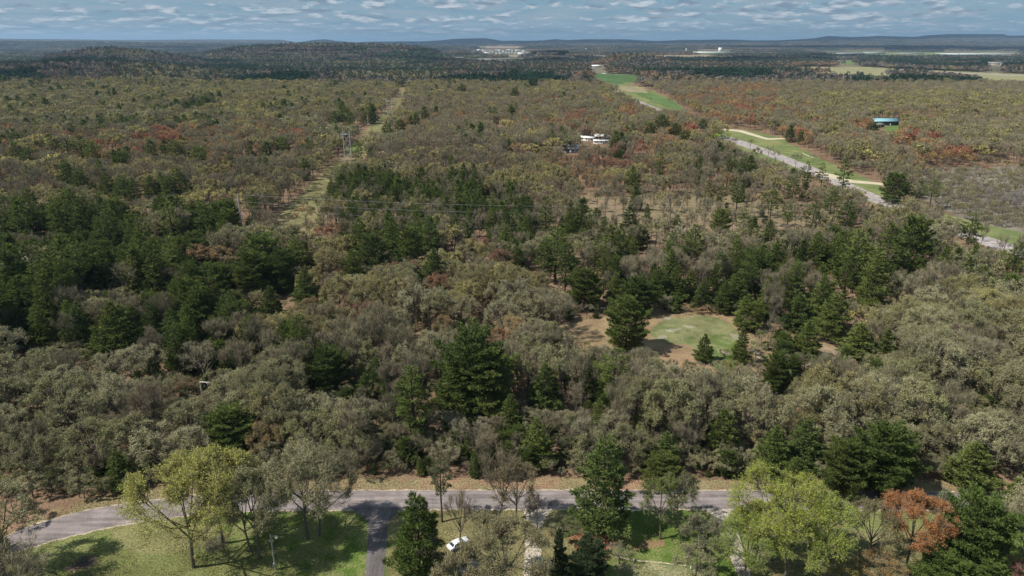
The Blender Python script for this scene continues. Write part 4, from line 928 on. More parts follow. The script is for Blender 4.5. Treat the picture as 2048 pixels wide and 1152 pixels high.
go_ = bpy.data.objects.new('ground', gm); COL.objects.link(go_); props(go_, kind='structure', label='grass, leaf litter and fields reaching to the horizon')

# ---------------------------------------------------------------- roads and tracks
def resample(pl, n):
    a = np.array(pl, float); s = np.r_[0, np.cumsum(np.hypot(*np.diff(a, axis=0).T))]
    t = np.linspace(0, s[-1], n); return np.interp(t, s, a[:, 0]), np.interp(t, s, a[:, 1])
def smooth1(v, k=5):
    p = np.pad(v, k, mode='edge'); return np.convolve(p, np.ones(2 * k + 1) / (2 * k + 1), 'valid')
def strip(name, A, Bp, z, mat, label, n=400, jit=0.0, grow=0.0, kind='structure', sm=6):
    ax, ay = resample(A, n); bx, by = resample(Bp, n)
    a = np.stack(G(ax, ay), 1); b = np.stack(G(bx, by), 1)
    if sm: a = np.stack([smooth1(a[:, 0], sm), smooth1(a[:, 1], sm)], 1); b = np.stack([smooth1(b[:, 0], sm), smooth1(b[:, 1], sm)], 1)
    d = norm(b - a); ra = (fbm(np.arange(n) / 3., np.zeros(n) + z * 999, 3) - .5)[:, None]; rb = (fbm(np.arange(n) / 3. + 99, np.zeros(n), 3) - .5)[:, None]
    a = a - d * (grow + ra * jit); b = b + d * (grow + rb * jit)
    g = Geo(); V = np.empty((n * 2, 3)); V[0::2, :2] = a; V[1::2, :2] = b; V[:, 2] = z
    i = np.arange(n - 1) * 2; g.add(V, np.stack([i, i + 1, i + 3, i + 2], 1))
    me = g.mesh(name, [mat]); me.update()
    if me.polygons[n // 2].normal.z < 0: me.flip_normals()
    o = bpy.data.objects.new(name, me); COL.objects.link(o); props(o, kind=kind, label=label); return o
def asphalt(name, col, streak=True, sx=.06, sy=.9):
    m, nt = newmat(name); N = nt.nodes; L = nt.links
    geo = N.new('ShaderNodeNewGeometry'); mp = N.new('ShaderNodeMapping'); mp.inputs['Scale'].default_value = (sx, sy, 1); L.new(geo.outputs['Position'], mp.inputs[0])
    n1 = N.new('ShaderNodeTexNoise'); n1.inputs['Scale'].default_value = 1; n1.inputs['Detail'].default_value = 3; L.new(mp.outputs[0], n1.inputs['Vector'])
    n2 = N.new('ShaderNodeTexNoise'); n2.inputs['Scale'].default_value = 3; n2.inputs['Detail'].default_value = 6; L.new(geo.outputs['Position'], n2.inputs['Vector'])
    f = mth(nt, 'MULTIPLY', maprange(nt, n1.outputs[0], .35, .65, .74, 1.18, False), maprange(nt, n2.outputs[0], .3, .7, .84, 1.16, False))
    n4 = N.new('ShaderNodeTexNoise'); n4.inputs['Scale'].default_value = .22; n4.inputs['Detail'].default_value = 4; n4.inputs['Roughness'].default_value = .7; L.new(geo.outputs['Position'], n4.inputs['Vector'])
    f = mth(nt, 'MULTIPLY', f, maprange(nt, n4.outputs[0], .38, .62, .80, 1.14, False))
    cc = N.new('ShaderNodeCombineXYZ')
    for q in range(3): L.new(f, cc.inputs[q])
    b = N.new('ShaderNodeBsdfPrincipled'); b.inputs['Roughness'].default_value = .9; b.inputs['Specular IOR Level'].default_value = .15
    L.new(mixc(nt, 1.0, tuple(col), cc.outputs[0], 'MULTIPLY'), b.inputs['Base Color'])
    o = N.new('ShaderNodeOutputMaterial'); L.new(b.outputs[0], o.inputs[0]); return m
M_ROAD = asphalt('weathered_asphalt', (.235, .200, .193)); M_DRIVE = asphalt('driveway_asphalt', (.135, .120, .120), sx=.9, sy=.08)
M_SH = simple('road_shoulder_gravel', (.40, .33, .25), .95, noise=.35, nscale=1.2, spec=.05); M_GRAV = simple('pale_gravel', (.44, .385, .32), .95, noise=.3, nscale=1.5, spec=.05)
M_HWY = asphalt('highway_concrete', (.34, .30, .285), sx=.3, sy=.3); M_TRACK = simple('gravel_track', (.48, .42, .30), .95, noise=.15, nscale=.2, spec=.05)
strip('road_shoulder', ROAD_FAR, ROAD_NEAR, .004, M_SH, 'pale sandy shoulder along both edges of the grey road', 900, 1.0, .42)
strip('road', ROAD_FAR, ROAD_NEAR, .012, M_ROAD, 'grey weathered asphalt road crossing the photo', 900, .5)
DL = [(698, 1014), (712, 1024), (728, 1036), (737, 1052), (736, 1080), (733, 1110), (731, 1152), (728, 1230)]; DR = [(818, 1014), (800, 1024), (783, 1036), (775, 1052), (774, 1080), (771, 1110), (768, 1152), (765, 1230)]
strip('driveway', DL, DR, .018, M_DRIVE, 'dark asphalt driveway leaving the road at lower left of centre', 200, .12, 0, sm=3)
strip('gravel_driveway', [(1405, 1017), (1425, 1030), (1436, 1050), (1444, 1075), (1456, 1105), (1476, 1152), (1500, 1220)], [(1478, 1017), (1470, 1030), (1467, 1045), (1480, 1075), (1488, 1105), (1502, 1152), (1530, 1220)], .018, M_GRAV, 'pale gravel driveway below the lime green tree', 200, .5, 0, sm=3)
strip('gravel_drive', [(1040, 1017), (1052, 1030), (1052, 1060), (1050, 1100), (1046, 1152), (1040, 1220)], [(1105, 1017), (1092, 1030), (1082, 1060), (1082, 1100), (1088, 1152), (1090, 1220)], .018, M_GRAV, 'pale gravel drive behind the olive oak at the bottom edge', 200, .6, 0, sm=3)
strip('garden_border', [(1228, 1111), (1268, 1119), (1320, 1124), (1380, 1131), (1412, 1136)], [(1228, 1114), (1268, 1121.5), (1320, 1126.5), (1380, 1133.5), (1412, 1138)], .02, M_SH, 'thin pale border strip between lawn and rough grass', 120, .35, 0)
H1A = [(1190, 158), (1212, 170), (1236, 184), (1290, 206), (1330, 222), (1400, 250), (1455, 272), (1500, 286), (1560, 308), (1620, 331), (1668, 352), (1740, 384), (1850, 428), (1960, 468), (2060, 500), (2400, 610)]
H1B = [(1190, 158.8), (1208, 171), (1230, 186), (1282, 209), (1320, 226), (1388, 255), (1440, 278), (1486, 293), (1545, 316), (1604, 340), (1650, 362), (1722, 395), (1832, 440), (1942, 482), (2042, 515), (2400, 632)]
off = lambda pl, dx, dy: [(x + dx * (y - 84) / 200, y + dy * (y - 84) / 200) for x, y in pl]
strip('highway', H1A, H1B, .05, M_HWY, 'pale highway lanes running diagonally through the right woods', 500, .3, 0)
strip('gravel_track', [(1395, 258), (1440, 257), (1482, 260), (1506, 267), (1535, 276.5), (1578, 276)], [(1395, 259.5), (1440, 259.5), (1474, 263), (1500, 270.5), (1535, 280), (1578, 278)], .06, M_TRACK, 'pale gravel track curving beside the highway', 200, .4)
strip('cross_road', [(1630, 341), (1672, 350), (1700, 360), (1746, 364), (1850, 376)], [(1626, 347), (1668, 358), (1700, 366), (1746, 368.5), (1850, 381)], .055, M_TRACK, 'pale side road joining the highway behind the tall pines', 120, .3)
strip('field_path', [(1602, 304), (1618, 312), (1630, 316)], [(1601, 305), (1617, 313), (1629, 317)], .055, M_TRACK, 'short pale path on the grass beside the highway', 30, .1)
strip('highway_far', [(1060, 121), (1085, 128), (1100, 134), (1112, 140)], [(1060, 122), (1083, 129.5), (1096, 136), (1106, 142)], .3, M_HWY, 'far pale stretch of the highway below the town', 60, .3)
strip('runway', [(1560, 130.5), (1650, 134), (1750, 137.5), (1900, 144.5), (2060, 152), (2400, 168)], [(1560, 131), (1650, 135), (1750, 138.5), (1900, 146), (2060, 153.8), (2400, 170)], .3, M_HWY, 'pale straight road along the flat fields at right', 200, .3)

# ---------------------------------------------------------------- hard surfaces helpers
def box(g, c, s, m=0, rz=0, bev=0):
    x, y, z = s[0] / 2, s[1] / 2, s[2] / 2
    v = np.array([(-x, -y, -z), (x, -y, -z), (x, y, -z), (-x, y, -z), (-x, -y, z), (x, -y, z), (x, y, z), (-x, y, z)])
    if rz: cr_, sr_ = math.cos(rz), math.sin(rz); v = np.c_[v[:, 0] * cr_ - v[:, 1] * sr_, v[:, 0] * sr_ + v[:, 1] * cr_, v[:, 2]]
    g.add(v + np.array(c), [(0, 3, 2, 1), (4, 5, 6, 7), (0, 1, 5, 4), (1, 2, 6, 5), (2, 3, 7, 6), (3, 0, 4, 7)], m)
def part(name, g, mats, parent, smooth=False):
    o = bpy.data.objects.new(name, g.mesh(name, mats if isinstance(mats, list) else [mats], smooth)); COL.objects.link(o); o.parent = parent; return o
def thing(name, loc, rz, label, cat, group=None):
    e = bpy.data.objects.new(name, None); COL.objects.link(e); e.location = loc; e.rotation_euler = (0, 0, rz); props(e, label=label, category=cat, group=group); return e
M_WHITE = simple('white_paint', (.72, .72, .70), .5, noise=.06, nscale=2); M_GLASS = simple('dark_glass', (.03, .04, .05), .12, spec=.6); M_STEEL = simple('galvanised_steel', (.50, .50, .49), .5, metal=.35, noise=.12, nscale=.8)
M_WOOD = simple('grey_weathered_wood', (.34, .31, .28), .9, noise=.2, nscale=2); M_TIRE = simple('tyre_rubber', (.02, .02, .02), .8); M_BLUE = simple('blue_metal_roof', (.22, .42, .47), .45, noise=.06, nscale=.3)
M_DARKW = simple('dark_siding', (.05, .06, .075), .8, noise=.1); M_GREYR = simple('grey_shingle_roof', (.25, .24, .23), .9, noise=.15, nscale=1); M_CREAM = simple('cream_siding', (.48, .44, .36), .8, noise=.05); M_BROWNR = simple('brown_shingle_roof', (.16, .13, .11), .9, noise=.15)
M_MASON = simple('grey_concrete_wall', (.36, .37, .38), .9, noise=.06, nscale=.05); M_GLH = simple('white_membrane', (.52, .55, .58), .6, noise=.1, nscale=.02); M_WHR = simple('white_metal_roof', (.78, .78, .76), .5, noise=.05, nscale=.2)

def tubeparts(segs, r, sides=6):
    g = Geo(); A = np.array([s[0] for s in segs], float); Bq = np.array([s[1] for s in segs], float); tubes(g, A, Bq, r, r, sides); return g
# buildings
def building(name, px, py, w, d, h, rz, wall, roof, label, cat, rise=None, flat=False, wins=3, group=None, doors=1):
    x, y = G(px, py); e = thing(name, (x, y, float(hgt(x, y))), rz, label, cat, group)
    rise = rise if rise is not None else d * .22
    g = Geo()
    if flat:
        box(g, (0, 0, h / 2), (w, d, h)); part('wall', g, wall, e)
        g = Geo(); box(g, (0, 0, h + .25), (w + .5, d + .5, .5)); part('roof', g, roof, e)
    else:
        X, Y = w / 2, d / 2
        g.add([(-X, -Y, 0), (X, -Y, 0), (X, Y, 0), (-X, Y, 0), (-X, -Y, h), (X, -Y, h), (X, Y, h), (-X, Y, h), (-X, 0, h + rise), (X, 0, h + rise)], [(0, 1, 5, 4), (2, 3, 7, 6)])
        g.f.append((np.array([[0, 4, 8, 7, 3], [1, 2, 6, 9, 5]]), 0)); part('wall', g, wall, e)
        g = Geo(); X += .4; ov = .5; sl_ = rise / Y; zz = h - ov * sl_; Y2 = Y + ov
        for s in (-1, 1):
            P = np.array([(-X, s * Y2, zz), (X, s * Y2, zz), (X, 0, h + rise), (-X, 0, h + rise)]); Q = P + np.array([0, 0, .2])
            g.add(np.r_[P, Q], [(0, 1, 2, 3), (4, 7, 6, 5), (0, 4, 5, 1), (3, 2, 6, 7), (0, 3, 7, 4), (1, 5, 6, 2)])
        part('roof', g, roof, e)
    for i in range(wins):
        g = Geo(); xx = -w / 2 + w * (i + .5) / wins; box(g, (xx, -d / 2 - .03, h * .58), (min(1.6, w / wins * .5), .08, min(1.3, h * .4))); part('window', g, M_GLASS, e)
    for i in range(doors):
        g = Geo(); xx = -w / 2 + w * (i + 1) / (doors + 1) + (w / max(wins, 1)) * .5 * (doors == 1 and wins % 2 == 1); box(g, (xx, -d / 2 - .04, min(2.1, h * .7) / 2), (1.1, .08, min(2.1, h * .7))); part('door', g, M_WHITE if wall is not M_WHITE else M_BROWNR, e)
    return e
building('barn', 1767, 250, 30, 12, 5, R(2), M_DARKW, M_BLUE, 'long dark building with pale blue metal roof among the rusty trees', 'building', 3)
building('house', 1752, 254, 14, 9, 3.2, R(12), M_DARKW, M_GREYR, 'low grey-roofed wing beside the blue-roofed building', 'house', 1.6)
building('mobile_home', 1175, 281, 15, 6, 3.2, R(-25), M_WHITE, M_WHR, 'white roofed shed at the left of the house cluster', 'shed', 1.2, group='white roofed buildings in the house cluster')
building('mobile_home', 1202, 287, 15, 5, 3.0, R(-4), M_WHITE, M_WHR, 'long low white trailer nearest in the house cluster', 'trailer', .8, group='white roofed buildings in the house cluster')
building('house', 1199, 278, 12, 8, 3.4, R(8), M_CREAM, M_WHR, 'cream house behind the low white trailer', 'house', 1.8)
building('house', 1222, 281, 14, 8, 3.2, R(-20), M_CREAM, M_GREYR, 'grey roofed house behind yellow trees in the house cluster', 'house', 2)
building('garage', 1248, 277, 12, 8, 3.2, R(-5), M_WHITE, M_WHR, 'white roofed garage in the middle right of the house cluster', 'garage', 1.4, doors=2)
building('mobile_home', 1272, 278, 16, 6, 3.4, R(-30), M_WHITE, M_WHR, 'white trailer at the right end of the house cluster', 'trailer', 1.1, group='white roofed buildings in the house cluster')
building('house', 1141, 304, 16, 11, 4, R(-4), M_MASON, M_GREYR, 'grey shingle roofed house alone left of the house cluster', 'house', 3.2, wins=4)
building('farmhouse', 1184, 147, 18, 10, 5, R(10), M_CREAM, M_GREYR, 'cream farmhouse at the top of the bright green field, left one', 'house', 4)
building('farmhouse', 1212, 147, 22, 9, 4, R(-6), M_WHITE, M_BROWNR, 'white farm building at the top of the bright green field, right one', 'house', 3)
building('house', 1192, 137, 34, 14, 6, R(4), M_MASON, M_WHR, 'pale farm shed behind the two farmhouses', 'shed', 4); building('house', 1130, 136, 22, 12, 6, R(4), M_WHITE, M_WHR, 'small white shed left of the farm', 'shed', 3)
building('country_house', 1680, 127, 44, 16, 8, R(4), M_CREAM, M_BROWNR, 'large cream country house on the green rise at right', 'house', 6, wins=6)
building('hangar', 1988, 133, 60, 26, 7, R(-8), M_CREAM, M_GREYR, 'long grey-roofed hangar at the far right edge', 'hangar', 5, wins=5); building('hangar', 2008, 135, 28, 14, 6, R(-8), M_WHITE, M_WHR, 'white roofed shed next to the long hangar', 'shed', 3)
building('warehouse', 1425, 106.5, 330, 90, 13, R(0), M_WHITE, M_WHR, 'bright white factory with low roof far off right of centre', 'factory', flat=True, wins=8)
building('tower_block', 1439.5, 105.5, 26, 30, 46, R(0), M_WHITE, M_WHR, 'white tower standing behind the bright white factory', 'tower', flat=True, wins=1)
building('silo', 1372, 104, 8, 8, 34, R(0), M_WHITE, M_WHR, 'thin white tower left of the bright factory', 'tower', flat=True, wins=1)
building('greenhouse', 1958, 109.2, 560, 260, 9, R(0), M_GLH, M_GLH, 'widest pale flat roof in the dark woods at far right', 'greenhouse', flat=True, wins=8)
building('warehouse', 1620, 108, 130, 60, 9, R(0), M_MASON, M_GLH, 'pale low warehouse at the left end of the far warehouse line', 'warehouse', flat=True, wins=5)
building('warehouse', 1700, 108.2, 230, 60, 9, R(0), M_MASON, M_GLH, 'long low warehouse in the middle of the far warehouse line', 'warehouse', flat=True, wins=6)
building('warehouse', 1748, 107.8, 160, 70, 14, R(0), M_MASON, M_GLH, 'tallest pale warehouse of the far warehouse line', 'warehouse', flat=True, wins=6)
building('warehouse', 1822, 108, 180, 60, 8, R(0), M_MASON, M_GLH, 'pale low warehouse at the right end of the far warehouse line', 'warehouse', flat=True, wins=5)
building('long_shed', 990, 120, 230, 30, 6, R(0), M_MASON, M_GLH, 'very long pale shed below the distant town', 'shed', flat=True, wins=10)
building('shed', 920, 118, 44, 20, 7, R(0), M_CREAM, M_GREYR, 'small shed left of the very long pale shed', 'shed', 4); building('shed', 823, 119, 20, 12, 7, R(0), M_CREAM, M_WHR, 'small white-roofed house on the left of the town fields', 'house', 3)
building('warehouse', 1043, 109.5, 60, 60, 16, R(0), M_WHITE, M_WHR, 'bright white block in the distant town, left of its neighbour', 'warehouse', flat=True, wins=3)
building('warehouse', 1060, 109, 70, 60, 17, R(0), M_WHITE, M_WHR, 'bright white block in the distant town, right of its neighbour', 'warehouse', flat=True, wins=3)
building('warehouse', 336, 97, 90, 50, 12, R(0), M_WHITE, M_WHR, 'lone white farm building below the left far hills', 'building', flat=True, wins=4)
building('water_tower_building', 1337, 92.0, 220, 90, 26, R(0), M_MASON, M_WHR, 'pale institution building on the slope of the far hills', 'building', flat=True, wins=6)
rT = random.Random(4)
ONES = ['first', 'second', 'third', 'fourth', 'fifth', 'sixth', 'seventh', 'eighth', 'ninth', 'tenth', 'eleventh', 'twelfth', 'thirteenth', 'fourteenth', 'fifteenth', 'sixteenth', 'seventeenth', 'eighteenth', 'nineteenth', 'twentieth']
for row, (x0, x1, y0, y1, n) in enumerate([(935, 1050, 101.5, 104.5, 17), (945, 1045, 106, 108.6, 17), (1075, 1330, 98.5, 103, 12)]):
    for i in range(n):
        px = x0 + (x1 - x0) * (i + .5 + rT.uniform(-.25, .25)) / n
        building('town_house', px, rT.uniform(y0, y1), rT.uniform(16, 44), 18, rT.uniform(7, 11), rT.uniform(-.4, .4), rT.choice([M_WHITE, M_CREAM, M_MASON]), rT.choice([M_WHR, M_GREYR, M_GREYR, M_MASON]),
                 '%s pale building from the left in the %s of the town' % (ONES[i], ['back row', 'front row', 'scattered right row'][row]), 'building', 5, wins=2, group='roofs of the distant town')
for i, (px, py, lb) in enumerate([(12, 95, 'first pale farm building from the left edge under the hills'), (25, 96, 'second pale farm building from the left edge under the hills'), (40, 97.5, 'third pale farm building from the left edge under the hills'), (65, 94, 'fourth pale farm building from the left edge under the hills')]):
    building('farm_building', px, py, 50, 22, 10, .2, M_CREAM, rT.choice([M_WHR, M_GREYR]), lb, 'building', 5, wins=2, group='farm buildings at the left horizon')

# H-frame lattice pylons on the strip
def pylon(px, pytop, pybase, label):
    x, y = G(px, pybase); _, _, dp = PJ(x, y)
    h = 24.0
    for it in range(30):      # height from the picture of its top
        _, q, _ = PJ(x, y, h); h += (q - pytop) * .02 * dp / FPX * 20 * .5
    e = thing('pylon', (x, y, 0), R(-8), label, 'pylon', 'H-frame pylons on the cleared strip')
    hw = 2.9
    for s in (-1, 1):
        part('leg', tubeparts([((s * hw, 0, 0), (s * hw, 0, h))], .26, 6), M_STEEL, e)
    g = Geo(); box(g, (0, 0, h * .9), (hw * 3.5, .24, .26)); box(g, (0, .3, h * .9), (hw * 3.5, .14, .2)); part('crossarm', g, M_STEEL, e)
    zs = [h * .12, h * .38, h * .62, h * .86]; sg = []
    for a_, b_ in zip(zs[:-1], zs[1:]): sg += [((-hw, 0, a_), (hw, 0, b_)), ((hw, 0, a_), (-hw, 0, b_))]
    part('brace', tubeparts(sg, .12, 4), M_STEEL, e)
    part('brace', tubeparts([((-hw, 0, h), (-hw * .3, 0, h * .9)), ((hw, 0, h), (hw * .3, 0, h * .9)), ((-hw, 0, h), (-hw * 1.7, 0, h * .9)), ((hw, 0, h), (hw * 1.7, 0, h * .9))], .1, 4), M_STEEL, e)
    for q in (-1.7, 0, 1.7): part('insulator', tubeparts([((hw * q, 0, h * .9), (hw * q, 0, h * .9 - 1.6))], .12, 5), M_GLASS, e)
    return Vector((x, y, 0)), h, hw
P1 = pylon(697, 262, 327, 'nearest lattice pylon beside the lone pine'); P2 = pylon(781, 197, 250, 'second lattice pylon on the cleared strip'); P3 = pylon(821, 146, 168, 'farthest lattice pylon at the head of the strip')
M_WIRE = simple('aluminium_wire', (.50, .50, .50), .4, metal=.3)
def wire(pts, r, label, name='power_line', cat='wire', grp=None, mat=None):
    g = Geo(); a = np.array(pts, float); tubes(g, a[:-1], a[1:], r, r, 5)
    o = bpy.data.objects.new(name, g.mesh(name, [mat or M_WIRE])); COL.objects.link(o); props(o, label=label, category=cat, group=grp); return o
def catenary(a, b, sag, n=40):
    a, b = np.array(a, float), np.array(b, float); t = np.linspace(0, 1, n)[:, None]; p = a + (b - a) * t; p[:, 2] -= (4 * sag * t * (1 - t))[:, 0]; return p
for q, nm in ((-1.7, 'left'), (0, 'middle'), (1.7, 'right')):
    for (A_, hA, w_), (B_, hB, w2), seg in ((P1, P2, 'near'), (P2, P3, 'far')):
        wire(catenary((A_.x + w_ * q, A_.y, hA * .9 - 1.6), (B_.x + w2 * q, B_.y, hB * .9 - 1.6), 5), .03, '%s conductor of the %s pylon span over the strip' % (nm, seg), grp='conductors over the strip')
# tall steel pole with davit arms and its wires
def steel_pole(px, pyb, pyt, label, h=None):
    x, y = G(px, pyb)
    if h is None:
        h = 20.0; _, _, dp = PJ(x, y)
        for it in range(60): _, q, _ = PJ(x, y, h); h += (q - pyt) * dp / FPX * .5
    e = thing('steel_pole', (x, y, 0), 0, label, 'power pole')
    g = Geo(); tubes(g, [(0, 0, 0)], [(0, 0, h)], .48, .24, 10); part('pole', g, M_STEEL, e)
    tops = [h - .3]
    for f_ in (.845, .68, .50):
        part('arm', tubeparts([((0, 0, h * f_), (1.9, .3, h * f_ + .6))], .12, 5), M_STEEL, e); part('insulator', tubeparts([((1.9, .3, h * f_ + .6), (2.1, .3, h * f_ - .5))], .11, 5), M_GLASS, e)
        tops.append(h * f_ - .5)
    return x, y, tops, h
xa, ya, ta, ha = steel_pole(487, 476, 388, 'tall pale steel pole with three arms at the mouth of the cleared strip')
xb, yb, tb, hb_ = steel_pole(2160, 455, 372, 'steel pole beyond the right edge of the wood', h=ha)
for i, (z1, z2, nm) in enumerate(zip(ta, tb, ('topmost', 'second', 'third', 'lowest'))):
    wire(catenary((xa + (2.1 if i else 0), ya, z1), (xb, yb, z2), 8.5, 90), .036, '%s wire running right from the tall steel pole' % nm, grp='wires of the steel pole line')
# thin bare pole near the pines
x, y = G(688, 462); e = thing('wooden_pole', (x, y, 0), 0, 'thin leaning wooden pole right of the cleared strip', 'pole'); part('pole', tubeparts([((0, 0, 0), (-.9, 0, 15))], .13, 6), M_WOOD, e); part('crossarm', tubeparts([((-1.6, 0, 14.2), (-.2, 0, 14.2))], .08, 4), M_WOOD, e)

# yard light pole
x, y = G(551, 1139); e = thing('light_pole', (x, y, 0), R(10), 'grey wooden light pole with white lamp and meter box on the lawn', 'light pole')
part('pole', tubeparts([((0, 0, 0), (0, 0, 8.3))], .15, 10), M_WOOD, e)
a_ = part('lamp_arm', tubeparts([((0, 0, 7.5), (.5, 0, 7.9)), ((.5, 0, 7.9), (1.0, 0, 7.75))], .04, 6), M_STEEL, e)
g = Geo(); tubes(g, [(1.0, 0, 7.8), (1.0, 0, 7.6), (1.0, 0, 7.35)], [(1.0, 0, 7.6), (1.0, 0, 7.35), (1.0, 0, 7.15)], [.08, .2, .3], [.2, .3, .16], 12); box(g, (1.0, 0, 7.15), (.2, .2, .02)); part('lamp', g, M_WHITE, e, True)
g = Geo(); box(g, (0, -.1, 6.75), (.75, .12, .14)); part('bracket', g, M_STEEL, e)
for s in (-.32, .32): part('insulator', tubeparts([((s, -.1, 6.8), (s, -.1, 7.05))], .07, 8), M_WHITE, e)
mb = Geo(); box(mb, (0, -.28, 1.45), (.42, .26, .75)); mbo = part('meter_box', mb, M_STEEL, e); g = Geo(); tubes(g, [(0, -.38, 1.55)], [(0, -.5, 1.55)], .13, .13, 12); part('meter', g, M_GLASS, mbo)
part('conduit', tubeparts([((.0, -.2, 1.8), (0, -.2, 6.6)), ((0, -.28, 0), (0, -.28, 1.1))], .045, 6), M_STEEL, e)

# white car
def car(px, py, rz, label, paint):
    x, y = G(px, py); e = thing('parked_car', (x, y, 0), rz, label, 'car')
    prof = [(-2.3, .35), (-2.34, .62), (-2.25, .86), (-1.75, .93), (-1.25, 1.38), (-.7, 1.46), (.15, 1.44), (.55, 1.32), (1.1, .96), (1.9, .84), (2.28, .66), (2.32, .4), (2.2, .3), (-2.1, .28)]
    n = len(prof); rows_ = []
    ws = {0: .82, 1: .88, 2: .88, 3: .86, 4: .66, 5: .62, 6: .62, 7: .65, 8: .84, 9: .84, 10: .8, 11: .8, 12: .8, 13: .8}
    V = [(p[0], -ws[i], p[1]) for i, p in enumerate(prof)] + [(p[0], ws[i], p[1]) for i, p in enumerate(prof)]
    bm = Geo(); bm.add(V, [(i, i + n, (i + 1) % n + n, (i + 1) % n) for i in range(n)]); bm.f.append((np.array([list(range(n))]), 0)); bm.f.append((np.array([list(range(n, 2 * n))[::-1]]), 0))
    b = part('body', bm, paint, e); md = b.modifiers.new('bevel', 'BEVEL'); md.width = .06; md.segments = 2
    def pane(pts, nm='window'):
        g = Geo(); g.add(pts, [tuple(range(len(pts)))]); part(nm, g, M_GLASS, e)
    pane([(.58, -.58, 1.325), (.58, .58, 1.325), (1.06, .72, 1.0), (1.06, -.72, 1.0)], 'windscreen'); pane([(-1.3, -.58, 1.365), (-1.3, .58, 1.365), (-1.72, .74, .97), (-1.72, -.74, .97)], 'rear_window')
    for s in (-1, 1):
        pane([(-1.2, s * .70, 1.30), (-.15, s * .675, 1.36), (-.1, s * .86, .98), (-1.5, s * .86, .98)]); pane([(-.02, s * .675, 1.36), (.45, s * .69, 1.27), (.9, s * .85, .98), (0, s * .86, .98)])
        g = Geo(); box(g, (2.26, s * .6, .64), (.1, .34, .14)); part('headlight', g, M_WHR, e)
        for xw in (-1.4, 1.42):
            g = Geo(); tubes(g, [(xw, s * .68, .33)], [(xw, s * .9, .33)], .33, .33, 20); w = part('wheel', g, M_TIRE, e)
            g = Geo(); tubes(g, [(xw, s * .7, .33)], [(xw, s * .91, .33)], .2, .2, 14); g.add([(xw + .2 * math.cos(k * .785), s * .915, .33 + .2 * math.sin(k * .785)) for k in range(8)], [tuple(range(8))]); part('rim', g, M_STEEL, w)
    return e
car(917, 1092, R(38), 'white parked car under bare branches right of the driveway pine', simple('white_car_paint', (.78, .79, .8), .25, spec=.5))
x, y = G(935, 1139); e = thing('garden_shed', (x, y, 0), R(8), 'small grey shed under the olive oak crown at the bottom edge', 'shed')
g = Geo(); box(g, (0, 0, 1.1), (3.2, 2.4, 2.2)); part('wall', g, M_MASON, e); g = Geo(); box(g, (0, 0, 2.28), (3.6, 2.8, .16)); part('roof', g, M_GREYR, e); g = Geo(); box(g, (.5, -1.22, .95), (.9, .06, 1.9)); part('door', g, M_WHITE, e)

# brush pile, heap under the oak, posts, log, mailbox
def heap(px, py, r, h, n, mat, label, seed):
    rng = np.random.default_rng(seed); x, y = G(px, py); g = Geo()
    a = rng.uniform(0, 6.28, n); rr = r * np.sqrt(rng.random(n)); P0 = np.c_[np.cos(a) * rr, np.sin(a) * rr, rng.uniform(0, .5, n) * h * (1 - rr / r)]
    d = norm(np.c_[rng.normal(0, 1, n), rng.normal(0, 1, n), rng.uniform(.05, .8, n)]); P1_ = P0 + d * rng.uniform(.5, 1.5, (n, 1)); P1_[:, 2] = np.minimum(P1_[:, 2], h); P1_[:, 2] = np.maximum(P1_[:, 2], .02)
    tubes(g, P0, P1_, .035, .015, 3); o = bpy.data.objects.new('brush_pile', g.mesh('brush_pile', [mat])); COL.objects.link(o); o.location = (x, y, 0); props(o, label=label, category='brush pile')
M_CHAR = simple('charred_sticks', (.13, .115, .105), .95)
heap(164, 1127, 1.7, .7, 240, M_CHAR, 'dark heap of burnt branches on bare soil in the left lawn', 1); heap(432, 1088, 2.0, 1.1, 600, M_TWIG, 'brown heap of twigs at the foot of the second yellow oak', 2)
for px, py, lb in ((1267, 1124.5, 'short white post at the left end of the garden border'), (1381, 1139.5, 'short white post at the right end of the garden border')):
    x, y = G(px, py); e = thing('marker_post', (x, y, 0), 0, lb, 'post'); g = Geo(); box(g, (0, 0, .4), (.16, .16, .8)); part('post', g, M_WHITE, e); g = Geo(); g.add([(-.1, -.1, .8), (.1, -.1, .8), (.1, .1, .8), (-.1, .1, .8), (0, 0, .92)], [(0, 1, 4, 4)][:0] or np.array([(0, 1, 4), (1, 2, 4), (2, 3, 4), (3, 0, 4)])); part('cap', g, M_WHITE, e)
x, y = G(1492, 1015.5); e = thing('mailbox', (x, y, 0), R(5), 'small dark red mailbox at the road by the gravel driveway', 'mailbox')
g = Geo(); box(g, (0, 0, .55), (.12, .12, 1.1)); part('post', g, M_WOOD, e); g = Geo(); MR = simple('dark_red_paint', (.22, .04, .03), .5)
vv = [(-.16, -.32, 1.1), (.16, -.32, 1.1), (.16, -.32, 1.28), (.1, -.32, 1.38), (-.1, -.32, 1.38), (-.16, -.32, 1.28)]; v2 = [(a_, .32, c_) for a_, b_, c_ in vv]
g.add(vv + v2, [(i, (i + 1) % 6, (i + 1) % 6 + 6, i + 6) for i in range(6)]); g.f.append((np.array([[5, 4, 3, 2, 1, 0], [6, 7, 8, 9, 10, 11]]), 0)); part('box', g, MR, e); g = Geo(); box(g, (.18, -.1, 1.32), (.02, .04, .25)); part('flag', g, M_WHITE, e)
M_PALE = simple('bleached_wood', (.42, .38, .34), .9, noise=.2)
